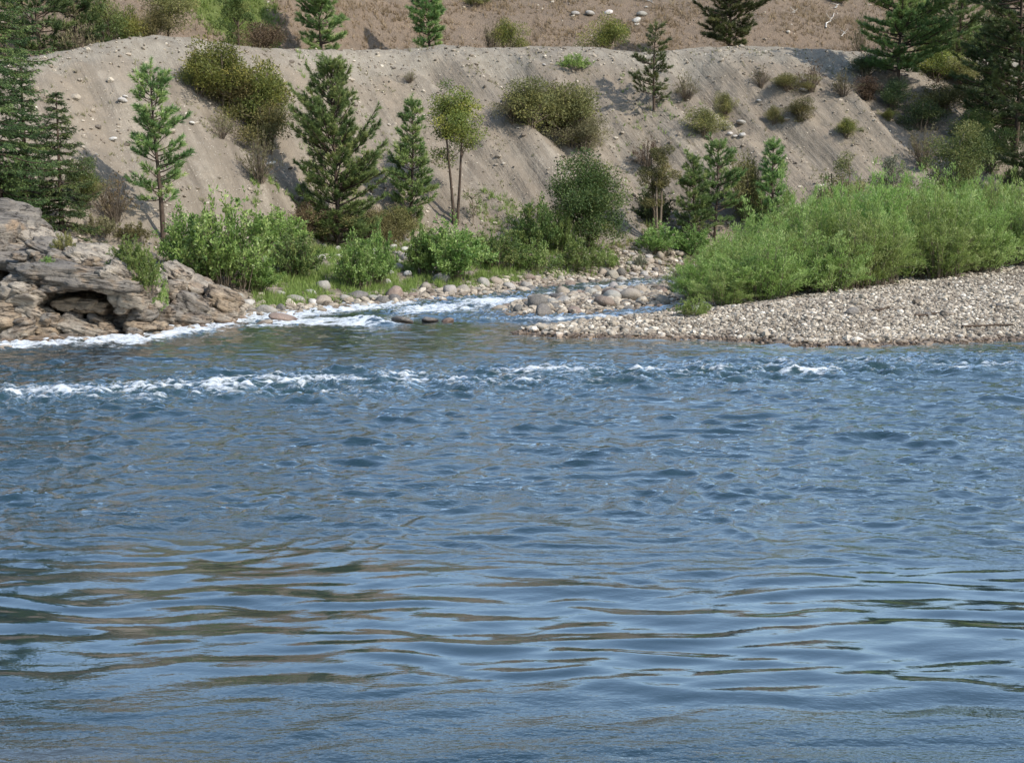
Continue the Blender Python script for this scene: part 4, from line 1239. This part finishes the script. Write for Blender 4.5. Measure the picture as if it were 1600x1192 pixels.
pix_tree(pine, 'pine_tree', 'dark pine on the hillside between the two tall right-hand pines', 'pine tree', 1500, 70, -60, 92, PM, D=-4, basef=0.05, seed=20, up=0.5, group=PG, step=0.42, nl=0.28, tuftk=30)
pix_tree(pine, 'pine_tree', 'pine behind the crest with crooked limbs, right of centre at the photo top', 'pine tree', 1138, 71, -95, 118, PP, D=-4, basef=0.10, seed=21, kind='mid', up=0.25, dens=1.25, gaps=0.2, group=PG, step=0.42, nl=0.28, tuftk=30)
pix_tree(pine, 'pine_tree', 'dark pine behind the crest above the broad bank pine', 'pine tree', 500, 72, -80, 84, PM, D=-4, basef=0.06, seed=22, kind='mid', up=0.4, dens=1.3, group=PG, step=0.40, nl=0.26, tuftk=30)
pix_tree(pine, 'pine_tree', 'narrow pine behind the crest above the slim bank pine', 'pine tree', 672, 72, -70, 64, PM, D=-4, basef=0.03, seed=23, kind='mid', up=0.5, dens=1.3, group=PG, step=0.40, nl=0.26, tuftk=30)
pix_tree(fir, 'fir_tree', 'large dark fir with long boughs at the left edge of the photo', 'fir tree', -4, 320, -420, 250, FM, D=58, basef=0.03, seed=31, dens=1.3)
pix_tree(fir, 'fir_tree', 'small dark fir right of the large left fir, above the outcrop', 'fir tree', 98, 318, 140, 150, FM, D=60.5, basef=0.02, seed=32, dens=1.4)
pix_tree(fir, 'fir_tree', 'dark fir between the large left fir and the small one', 'fir tree', 44, 318, 70, 150, FM, D=60, basef=0.02, seed=35, dens=1.3)
pix_tree(pine, 'pine_tree', 'dark pine in the top left corner behind the fir', 'pine tree', 62, 70, -120, 120, FM, D=-4, basef=0.04, seed=33, kind='mid', up=0.3, group=PG, step=0.40, nl=0.28, tuftk=30)
pix_tree(pine, 'pine_tree', 'second dark pine in the top left, beside the green shrubs', 'pine tree', 118, 60, -70, 78, FM, D=-4, basef=0.04, seed=34, kind='mid', up=0.3, group=PG, step=0.40, nl=0.28, tuftk=30)

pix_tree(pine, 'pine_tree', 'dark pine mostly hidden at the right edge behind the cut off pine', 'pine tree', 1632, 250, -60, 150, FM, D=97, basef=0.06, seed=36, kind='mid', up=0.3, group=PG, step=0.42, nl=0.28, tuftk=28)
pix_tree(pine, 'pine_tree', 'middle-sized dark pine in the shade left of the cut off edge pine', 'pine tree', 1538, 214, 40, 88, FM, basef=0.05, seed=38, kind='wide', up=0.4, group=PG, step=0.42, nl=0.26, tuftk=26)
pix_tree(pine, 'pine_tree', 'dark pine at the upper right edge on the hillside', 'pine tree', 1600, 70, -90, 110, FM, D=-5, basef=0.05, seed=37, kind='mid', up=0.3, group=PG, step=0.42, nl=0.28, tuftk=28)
pix_tree(broad, 'leafy_tree', 'twin-stemmed leafy tree with high olive crown on two thin bare trunks', 'tree', 711, 352, 113, 100, (M['bark'], M['golden']), basef=0.40, seed=41, stems=2, n=10500, leaf=(.14,.065), clumps=50, trunk_r=0.10, rough_top=0.28)
pix_tree(broad, 'leafy_tree', 'round bushy dark green tree on the far bank behind the boulder bar', 'tree', 918, 392, 238, 130, (M['bark'], M['dark_tree']), basef=0.03, seed=42, n=24000, leaf=(.13,.075), clumps=80, rough_top=0.34)
pix_tree(broad, 'leafy_tree', 'thin olive tree at the slope foot right of the round bushy tree', 'tree', 1026, 345, 212, 58, (M['twig'], M['olive']), D=87.5, basef=0.25, seed=43, stems=3, n=9000, leaf=(.11,.05), clumps=30, rough_top=0.3)
pix_tree(broad, 'leafy_tree', 'wide pale olive tree rising behind the willow thicket', 'tree', 1490, 306, 178, 128, (M['greybark'], M['tree']), D=84, basef=0.15, seed=44, n=22000, leaf=(.12,.06), clumps=60, rough_top=0.25)
pix_tree(broad, 'leafy_tree', 'slender tree with grey trunk showing above the willow thicket', 'tree', 1390, 310, 226, 62, (M['greybark'], M['sage']), D=82, basef=0.45, seed=45, n=6000, leaf=(.12,.05), clumps=24, trunk_r=0.11, rough_top=0.3)
pix_tree(broad, 'leafy_tree', 'pale feathery tree behind the left part of the thicket', 'tree', 1310, 320, 232, 92, (M['twig'], M['olive']), D=86, basef=0.12, seed=46, stems=3, n=13000, leaf=(.12,.05), clumps=36, rough_top=0.3)
pix_tree(broad, 'leafy_tree', 'thin olive green tree on the crest at the upper left', 'tree', 262, 50, -40, 96, (M['bark'], M['olive']), D=-3, basef=0.2, seed=47, n=9000, leaf=(.13,.05), clumps=34, rough_top=0.3)
pix_tree(broad, 'leafy_tree', 'pale green slender tree behind the golden shrub on the crest', 'tree', 372, 66, -30, 62, (M['bark'], M['tree']), D=-3, basef=0.15, seed=48, n=7000, leaf=(.13,.05), clumps=28, rough_top=0.3)
pix_tree(broad, 'leafy_tree', 'faint young sapling on the slope foot right of the twin stems', 'sapling', 738, 352, 292, 34, (M['twig'], M['tree']), basef=0.25, seed=49, n=420, leaf=(.10,.05), clumps=14, trunk_r=0.02)

# ------------------------------------------------------------------ shrubs
SH = {}
SH['broad'] = [shrub(3.4, 2.6, 60 + k, 70, 9000, (.125, .08), .12, .15, .4, .5) for k in range(4)]
SH['low'] = [shrub(3.0, 1.5, 70 + k, 60, 5200, (.12, .06), .08, .13, .3, .7) for k in range(3)]
SH['dry'] = [broad(2.3, 0.12, 1.5, 80 + k, 6, 8000, (.105, .042), 38, 0.95, rough_top=0.55, trunk_r=0.035) for k in range(5)]
SH['twiggy'] = [shrub(2.2, 1.9, 90 + k, 70, 1700, (.09, .035), .35, .10, .25, .25, .013, .35, .9) for k in range(3)]
SH['willow'] = [shrub(3.6, 3.3, 110 + k, 90, 14500, (.165, .034), .03, .20, .55, .55, .011, .34, 1.5, 9) for k in range(5)]
NOM = {'broad': (3.4, 2.6), 'low': (3.0, 1.5), 'dry': (3.0, 2.3), 'twiggy': (2.2, 1.9), 'willow': (3.6, 3.3)}
srg = np.random.RandomState(5)
def pix_shrub(kind, mat, label, px, py, top, wpx, D=None, group=None, cat='shrub', name='shrub', stem='twig'):
    if D and D > 1000:
        dr = ray(px, py); t = (D - 1000) / dr[1]; p = np.array([dr[0] * t, D - 1000, CAMZ + dr[2] * t])
    else: p = behind(px, -D) if (D and D < 0) else (at(px, D) if D else hit(px, py))
    dt = ray(px, top); t = p[1] / dt[1]
    h = max(0.25, CAMZ + dt[2] * t - p[2]); w = wpx * mpp(p[1])
    parts = SH[kind][srg.randint(len(SH[kind]))]
    sw = w / NOM[kind][0] * (1.28 if kind == 'dry' else 1.02); shh = h / NOM[kind][1] * 0.97
    return plant(name, label, cat, parts, SF, (M[stem], M[mat]), p, (sw, sw * srg.uniform(.85, 1.1), shh), srg.rand() * 6.28, group)
G1 = 'shrubs on the gravel slope'
for a in [
    ('dry','golden','big golden olive shrub below the crest at the upper left, upper half',352,170,62,124),
    ('dry','golden','golden shrub hanging lower right of the big golden olive shrub',415,206,86,86),
    ('dry','golden','golden shrub at the left flank of the big golden olive shrub',312,150,82,64),
    ('dry','olive','olive shrub filling the middle of the big golden cluster',384,190,100,80),
    ('dry','olive','olive lower skirt of shrubs under the golden ones',420,236,150,80),
    ('twiggy','drab','drab small shrub left below the golden shrubs',345,216,180,44),
    ('twiggy','drab','bare twiggy shrub with dark branches over the large shadow',405,285,216,66),
    ('dry','olive','wide olive shrub in the middle of the slope, left half',830,196,118,86),
    ('dry','olive','wide olive shrub in the middle of the slope, right half',893,224,122,92),
    ('dry','drab','low drab shrub at the left end of the wide mid slope shrub',800,192,142,50),
    ('dry','olive','olive shrub in the centre of the wide mid slope shrub',862,208,122,80),
    ('dry','drab','drab lower edge of the wide mid slope shrub',915,236,176,64),
    ('low','willow','small bright green shrub high under the crest',898,110,86,48),
    ('twiggy','drab','grey twiggy shrub right of the lone slope pine',1073,156,116,42),
    ('dry','olive','olive shrub on the slope above the young pines, lower left',1102,216,168,58),
    ('dry','olive','olive upright shrub joined to the right of another above the young pines',1133,186,144,38),
    ('twiggy','rust','dark rusty twiggy shrub above the thin olive tree',1010,262,218,54),
    ('twiggy','drab','tiny drab shrub near the crest at the right',1189,137,104,28),
    ('dry','olive','low rounded olive shrub near the right end of the crest',1230,142,112,52),
    ('twiggy','rust','rusty shrub beside the low rounded olive one',1268,142,98,44),
    ('dry','olive','narrow pale shrub standing alone on the right slope',1209,197,162,24),
    ('dry','olive','small olive shrub with dark foot, right slope',1249,192,150,40),
    ('dry','golden','small golden shrub low on the right slope',1322,215,184,34),
    ('dry','golden','tiny golden shrub at the edge of the tall pine shade',1388,190,168,24),
    ('twiggy','drab','grey shrub at the shadow edge under the tall pine',1318,150,112,40),
    ('dry','rust','rusty shrub in the tall pine shade',1358,158,118,52),
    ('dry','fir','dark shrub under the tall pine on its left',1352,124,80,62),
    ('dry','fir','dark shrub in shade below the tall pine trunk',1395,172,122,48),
    ('dry','olive','yellow green broad shrub between the two right pines, right half',1505,136,82,66),
    ('dry','golden','yellow green broad shrub between the two right pines, left half',1462,128,72,76),
    ('dry','olive','dull shrub below the yellow green broad one',1470,178,128,80),
    ('dry','tree','dark green shrub at the slope foot below the right edge pine',1520,232,170,70),
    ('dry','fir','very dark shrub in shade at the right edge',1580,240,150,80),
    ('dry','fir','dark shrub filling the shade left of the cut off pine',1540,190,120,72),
    ('dry','tree','dull green shrub right of the wide pale olive tree',1545,268,196,70),
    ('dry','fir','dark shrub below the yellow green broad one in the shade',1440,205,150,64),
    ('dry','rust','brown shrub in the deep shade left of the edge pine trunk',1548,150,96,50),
    ('twiggy','drab','bare twigs at the slope foot between the olive trees',1440,262,200,60),
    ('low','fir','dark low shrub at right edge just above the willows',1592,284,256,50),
    ('twiggy','drab','thin dry weed left of the small pointed pine',1165,346,244,56),
    ('dry','olive','olive shrub between the two young pines',1168,350,246,64),
    ('twiggy','drab','faint dry weed on the mid slope',640,130,112,24),
]:
    pix_shrub(*a[:3], *a[3:], group=G1)
for a in [
    ('dry','golden','olive shrub behind the crest right of the narrow pine',792,71,24,46,-3),
    ('dry','golden','round dark olive shrub on the crest left of the shadow',947,71,26,56,-3),
    ('dry','tree','green shrub at the upper left crest beside the thin tree',170,56,-14,60,-3),
    ('dry','golden','yellow green shrub at the upper left crest beside the green one',204,52,2,52,-3),
    ('twiggy','drab','grey dry shrub at the far left end of the crest',118,64,18,58,-3),
    ('dry','olive','olive shrub at crest under the thin olive tree',238,50,10,52,-3),
    ('dry','rust','brownish shrub behind the crest near the pale tree',410,66,30,70,-3),
    ('twiggy','drab','drab weed clump behind the crest left of the shrub',768,71,34,34,-3),
    ('low','olive','low shrub by the photo top above the narrow pine',745,10,-10,40,None),
    ('low','golden','low shrub cut by the photo top at the right',1312,6,-14,34,None),
    ('twiggy','drab','dark weed beside the tall pine on the hillside',1345,46,16,36,-7),
    ('dry','tree','green thicket on the hillside behind the tall pine, upper right',1450,60,-10,80,-7),
    ('dry','tree','green bush at the hillside right of the dark middle pine',1550,66,10,70,-7)]:
    pix_shrub(*a[:3], a[3], a[4], a[5], a[6], D=a[7], group='shrubs behind the crest')
G2 = 'leafy shrubs along the far bank'
for a in [
    ('broad','broad','bright leafy shrub filling the cleft between the two outcrops, upper',206,430,372,60,1049.2),
    ('broad','broad','narrow leafy shrub spilling down the cleft to the water',240,496,418,46,1049.6),
    ('broad','broad','dense leafy shrub left end of the bank row beside the young pine trunk',292,424,334,86),
    ('broad','broad','largest leafy shrub of the row left of the broad pine',352,450,316,140),
    ('broad','broad','leafy shrub in front of the largest one, low',318,440,380,90),
    ('broad','willow','yellow green shrub behind the largest leafy shrub',432,388,332,96),
    ('broad','tree','dark leafy shrub at the right of the largest one',462,436,366,80),
    ('broad','broad','low leafy shrub on the grass below the dark leafy one',400,456,404,80),
    ('dry','olive','brown olive shrub under the broad pine, left',505,380,322,70),
    ('dry','rust','rusty brush under the broad pine at its left foot',478,366,312,56),
    ('dry','olive','olive brush right under the broad pine',585,382,318,80),
    ('dry','olive','olive brush at the foot of the slim pine',625,378,322,60),
    ('broad','broad','leafy shrub in the middle of the stony gaps',560,452,374,74),
    ('broad','broad','slim leafy shrub right of the one among stony gaps',592,446,362,56),
    ('broad','broad','big leafy shrub below twin-stemmed tree',705,436,350,122),
    ('broad','broad','leafy shrub at the left side of the big one below the twin stems',662,430,360,56),
    ('broad','tree','dark leafy shrub right of the big one below the twin stems',775,420,362,84),
    ('broad','tree','dark green shrub at left foot of the round bushy tree',838,394,318,74),
    ('broad','broad','light green sapling shrub in front of the round bushy tree',878,398,330,40),
    ('low','broad','low leafy shrub under the round bushy tree, left',835,424,380,76),
    ('low','broad','low leafy shrub under the round bushy tree, right',900,424,376,78),
    ('low','willow','low yellow green shrub at the water end of the row',945,420,390,46),
    ('broad','fir','dark shrub in shade left of the young pines',1020,350,298,60),
    ('broad','broad','leafy shrub beside the bend of the far channel, left',1028,398,350,62),
    ('broad','broad','leafy shrub beside the bend of the far channel, right',1082,402,354,56),
    ('low','sage','grey sage tuft among the far boulders',1000,418,400,24),
    ('dry','tree','green shrub at the foot of the pointed young pine',1190,356,312,60),
    ('low','willow','small low shrub at the left tip of the willow thicket',1084,494,466,52),
]:
    pix_shrub(*a[:3], *a[3:], group=G2)
pix_shrub('broad','broad','leafy shrub in the cleft halfway down between the two outcrops',226,462,394,50,1048.9,group=G2)
G3 = 'dry shrubs above the outcrop'
for a in [
    ('twiggy','sage','grey green sage on top of the outcrop at the left',58,322,258,74),
    ('twiggy','drab','dry twiggy shrub on top of the outcrop beside the sage',20,318,256,60),
    ('dry','olive','yellowish olive shrub under the small fir',132,318,268,60),
    ('twiggy','rust','rusty brown shrub on the dirt right of the small fir',180,346,276,64),
    ('dry','tree','dark green shrub at foot of the small fir',128,326,240,56),
    ('low','olive','low dry weed on the dirt right of the outcrop top',205,378,350,56),
    ('low','drab','dry grassy weed above the cleft shrubs',160,372,338,60),
    ('low','olive','small weed growing in a crack of the outcrop',100,392,366,34,1050.6),
    ('low','broad','small green tuft on the outcrop face',74,417,402,26,1048.6),
]:
    pix_shrub(*a[:3], *a[3:], group=G3)

# the willow thicket on the gravel bar
wr = np.random.RandomState(29)
front = np.array([(6.9,55.2),(8.0,54.8),(9.3,54.2),(11.0,55.3),(12.6,56.6),(14.5,57.5),(16.6,58.6),(19.5,61.5),(22.5,63.5),(26,66)])
wl = []
for att in range(2000):
    x = wr.uniform(7.2, 29); fy = np.interp(x, front[:, 0], front[:, 1])
    y = fy + 1.0 + wr.rand() ** 1.3 * 17
    if abs(x) > 0.37 * y + 2.5: continue
    if y > fy + 1.4 and x < 8.2: continue
    if y > 66 + (x - 8.5) * 1.6: continue
    if any((a - x) ** 2 + (b - y) ** 2 < 1.55 ** 2 for a, b in wl): continue
    wl.append((x, y))
    if len(wl) >= 62: break
for (x, y) in wl:
    fy = np.interp(x, front[:, 0], front[:, 1]); dd = y - fy
    h = np.interp(x, [7, 8.5, 10, 12, 14, 17, 24], [1.25, 1.75, 2.25, 2.8, 3.3, 3.5, 3.5]) * wr.uniform(.8, 1.14) * (0.78 if dd < 2 else 1.0)
    w = 3.5 * wr.uniform(.85, 1.15) * (0.8 if x < 9.5 else 1)
    p = (x, y, tz(x, y) - 0.03)
    px = to_px(p)[0]
    row = 'gravel edge row' if dd < 2.6 else ('second row' if dd < 5.5 else ('middle' if dd < 10 else 'back'))
    col = 'left tip' if px < 1130 else ('below pointed young pine' if px < 1230 else ('below feathery tree' if px < 1330 else ('below grey trunk' if px < 1440 else ('below wide olive tree' if px < 1540 else 'at the right photo edge'))))
    tall = 'tall' if h > 3.0 else ('medium' if h > 2.5 else 'low')
    parts = SH['willow'][wr.randint(5)]
    plant('willow_shrub', f'{tall} willow, {row} of thicket, {col}', 'willow', parts, SF, (M['twig'], M['willow']), p,
          (w / 3.6, w / 3.6, h / 3.3), wr.rand() * 6.28, 'willow shrubs of the thicket on the gravel bar')

def tell_apart(prefix):
    by = {}
    for o in SC.objects:
        if o.name.split('.')[0] == prefix and o.get('label') and o.parent is None: by.setdefault(o['label'], []).append(o)
    for lab, os_ in by.items():
        n_ = len(os_)
        if n_ < 2 or n_ > 6: continue
        os_.sort(key=lambda o: to_px(tuple(o.location))[0])
        w = {2: ['left one', 'right one'], 3: ['left one', 'middle one', 'right one']}.get(n_, ['leftmost', 'second from left', 'third from left', 'fourth from left', 'fifth from left'][:n_ - 1] + ['rightmost'])
        for o, k in zip(os_, w): o['label'] = lab + ', ' + k
tell_apart('willow_shrub'); tell_apart('boulder')

# ------------------------------------------------------------------ grass
def tufts(name, P, hgt, blades, width, mat, label, rng, lean=0.5):
    n = len(P)
    mb = MB()
    b = np.repeat(P, blades, 0) + rng.normal(size=(n * blades, 3)) * np.array([.07, .07, 0]) * np.repeat(hgt, blades)[:, None] * 2
    d = rng.normal(size=(n * blades, 3)) * lean + np.array([0, 0, 1.0])
    d = nrm(d)
    H = np.repeat(hgt, blades) * rng.uniform(.6, 1.2, n * blades)
    s = nrm(np.cross(d, rng.normal(size=(n * blades, 3)))) * (width / 2)
    V_ = np.stack([b - s, b + s, b + d * H[:, None]], 1).reshape(-1, 3)
    tt = np.clip(np.repeat(rng.beta(2, 2, n), blades) + .12 * rng.normal(size=n * blades), 0, 1)
    mb.add(V_, None, np.arange(n * blades * 3).reshape(-1, 3), np.repeat(tt, 3))
    return tag(link(name, mb.mesh(name), M[mat]), label, None, None, 'stuff')
gr = np.random.RandomState(71)
# dry hillside grass
n = 30000
x = gr.uniform(-42, 50, n); y = crest_yz(x)[0] + 1.5 + gr.rand(n) ** 0.8 * 34
ok = (np.abs(x) < 0.40 * y + 1) & (gr.rand(n) < 0.15 + 0.85 * sstep(-0.35, 0.4, fbm(x / 5, y / 5, 3, 73)))
x, y = x[ok], y[ok]
gm = meadow(x, y)
dry = gm < 0.1
P = np.stack([x, y, terrain(x, y)], 1)
tufts('dry_grass', P[dry], gr.uniform(.2, .65, dry.sum()), 7, 0.05, 'drygrass', 'dry straw coloured grass on the upper hillside', gr)
n = 3500
x = MDW[0] + gr.uniform(-7, 7, n); y = MDW[1] + gr.uniform(-5, 9, n); ok = meadow(x, y) > 0.02
x, y = x[ok], y[ok]
tufts('meadow_grass', np.stack([x, y, terrain(x, y)], 1), gr.uniform(.3, .7, len(x)), 9, 0.05, 'grass', 'bright green grass patch at the top left of the hillside', gr)
# green grass of the far bank
pts = []
for (a, b, c, d, k) in [(395,650,432,474,3400),(745,950,412,446,2600),(470,640,408,440,700),(960,1090,396,424,240),(640,760,420,446,700)]:
    pxs = gr.uniform(a, b, k); pys = gr.uniform(c, d, k)
    for X, Y in zip(pxs, pys):
        # nearly flat ground here: meet it at bench height
        dr = ray(X, Y)
        t = -(CAMZ - 0.5) / dr[2]
        pts.append((dr[0] * t, dr[1] * t))
pts = np.array(pts)
fd_ = shore_d(pts[:, 0], pts[:, 1])
ok = (fd_ > 1.1 + 0.5 * gr.rand(len(pts))) & (fbm(pts[:, 0] / 2.2, pts[:, 1] / 2.2, 2, 79) > -0.35)
x, y = pts[ok].T
tufts('bank_grass', np.stack([x, y, terrain(x, y)], 1), gr.uniform(.18, .5, len(x)), 10, 0.035, 'grass', 'fresh green grass on the far bank between boulders and shrubs', gr, 0.4)
# weeds along the foot of the slope
n = 2600
x = gr.uniform(-20, 20, n); y = foot_y(x) + gr.normal(size=n) * 1.8 - 1.0
ok = (fbm(x / 2.5, y / 2.5, 2, 83) > 0.0)
x, y = x[ok], y[ok]
tufts('foot_weeds', np.stack([x, y, terrain(x, y)], 1), gr.uniform(.15, .5, len(x)), 8, 0.035, 'olive', 'dull weeds along the foot of the gravel slope', gr)
n = 4200
x = gr.uniform(-26, 34, n); sq = gr.rand(n); y = foot_y(x) + (crest_yz(x)[0] - foot_y(x)) * sq
ok = fbm(x / 2.0, y / 3.0, 2, 87) > 0.12
x, y = x[ok], y[ok]
tufts('slope_weeds', np.stack([x, y, terrain(x, y)], 1), gr.uniform(.12, .35, len(x)), 7, 0.03, 'drab', 'sparse dry weeds on the gravel slope', gr)

# ------------------------------------------------------------------ bleached branches on the hillside
def branch(px0, py0, px1, py1, label, r=0.06, seed=0):
    rng = np.random.RandomState(seed)
    a = hit(px0, py0); b = hit(px1, py1)
    mb = MB()
    q = np.linspace(0, 1, 6)
    pts = a + (b - a) * q[:, None] + rng.normal(size=(6, 3)) * 0.05
    pts[:, 2] = terrain(pts[:, 0], pts[:, 1]) + 0.10 + 0.06 * rng.rand(6)
    tube(mb, pts - a, r * (1 - 0.6 * q), 6)
    for k in (2, 3, 4):
        e = pts[k] - a + nrm(rng.normal(size=3) + [0, 0, .6]) * 0.7
        tube(mb, [pts[k] - a, e], [r * .5, .01], 5)
    o = link('fallen_branch', mb.mesh('fallen_branch', True), M['deadwood'], None, Vector(a))
    tag(o, label, 'branch', 'bleached branches on the hillside')
branch(1289, 46, 1304, 27, 'longest bleached fallen branch on the hillside left of the tall pine', .07, 1)
branch(1304, 18, 1311, 9, 'short bleached branch near the photo top left of the tall pine', .06, 2)
branch(1334, 3, 1346, 0, 'bleached branch cut by the photo top beside the tall pine', .06, 3)
branch(1314, 60, 1322, 54, 'lowest short bleached branch just above the crest shadow', .06, 4)
branch(1000, 3, 1022, 9, 'bleached stick lying on the hillside above the round crest shrub', .06, 5)
branch(1238, 27, 1246, 19, 'faint thin stick on the hillside right of the crooked pine', .035, 6)
# driftwood line on the gravel bar
def stick(px0, py0, px1, py1, label, seed):
    rng = np.random.RandomState(seed)
    a = hit(px0, py0); b = hit(px1, py1)
    mb = MB(); q = np.linspace(0, 1, 7)
    pts = a + (b - a) * q[:, None] + rng.normal(size=(7, 3)) * 0.05
    pts[:, 2] = terrain(pts[:, 0], pts[:, 1]) + 0.07
    tube(mb, pts - a, 0.055 * (1 - 0.5 * q), 5)
    o = link('driftwood', mb.mesh('driftwood', True), M['bark'], None, Vector(a))
    tag(o, label, 'driftwood', 'driftwood on the gravel bar')
stick(1362, 489, 1390, 484, 'dark driftwood stick right of the lone dark rock', 1)
stick(1430, 496, 1490, 492, 'long dark driftwood stick on the gravel drift line', 2)
stick(1500, 514, 1580, 510, 'dark driftwood stick near the water at the right', 3)

# ------------------------------------------------------------------ scrub wood that covers the hillside higher up
hr = np.random.RandomState(91)
mb = MB()
for k in range(420):
    x = hr.uniform(-75, 75); y = float(crest_yz(np.array([x]))[0][0]) + hr.uniform(24, 70)
    if perlin2(np.array([x / 14.0]), np.array([y / 14.0]), 95)[0] < -0.12: continue
    z = tz(x, y); hh = hr.uniform(0.9, 3.4); w_ = hh * hr.uniform(.35, .7)
    n_ = 110
    q = hr.rand(n_)
    a = hr.rand(n_) * 6.283; r_ = w_ * (1 - q) ** 0.6 * np.sqrt(hr.rand(n_)) + 0.1
    P = np.stack([x + r_ * np.cos(a), y + r_ * np.sin(a), z + hh * q], 1)
    leaves(mb, P, np.stack([np.cos(a), np.sin(a), 0.4 + 0 * a], 1) + 0.5 * hr.normal(size=(n_, 3)), hr.uniform(.3, .6, n_), hr.uniform(.16, .3, n_), hr, np.clip(hr.rand() + .15 * hr.normal(size=n_), 0, 1))
tag(link('hillside_wood', mb.mesh('hillside_wood'), M['tree']), 'scrubby wood covering the hillside higher up, seen mirrored in the river', None, None, 'stuff')
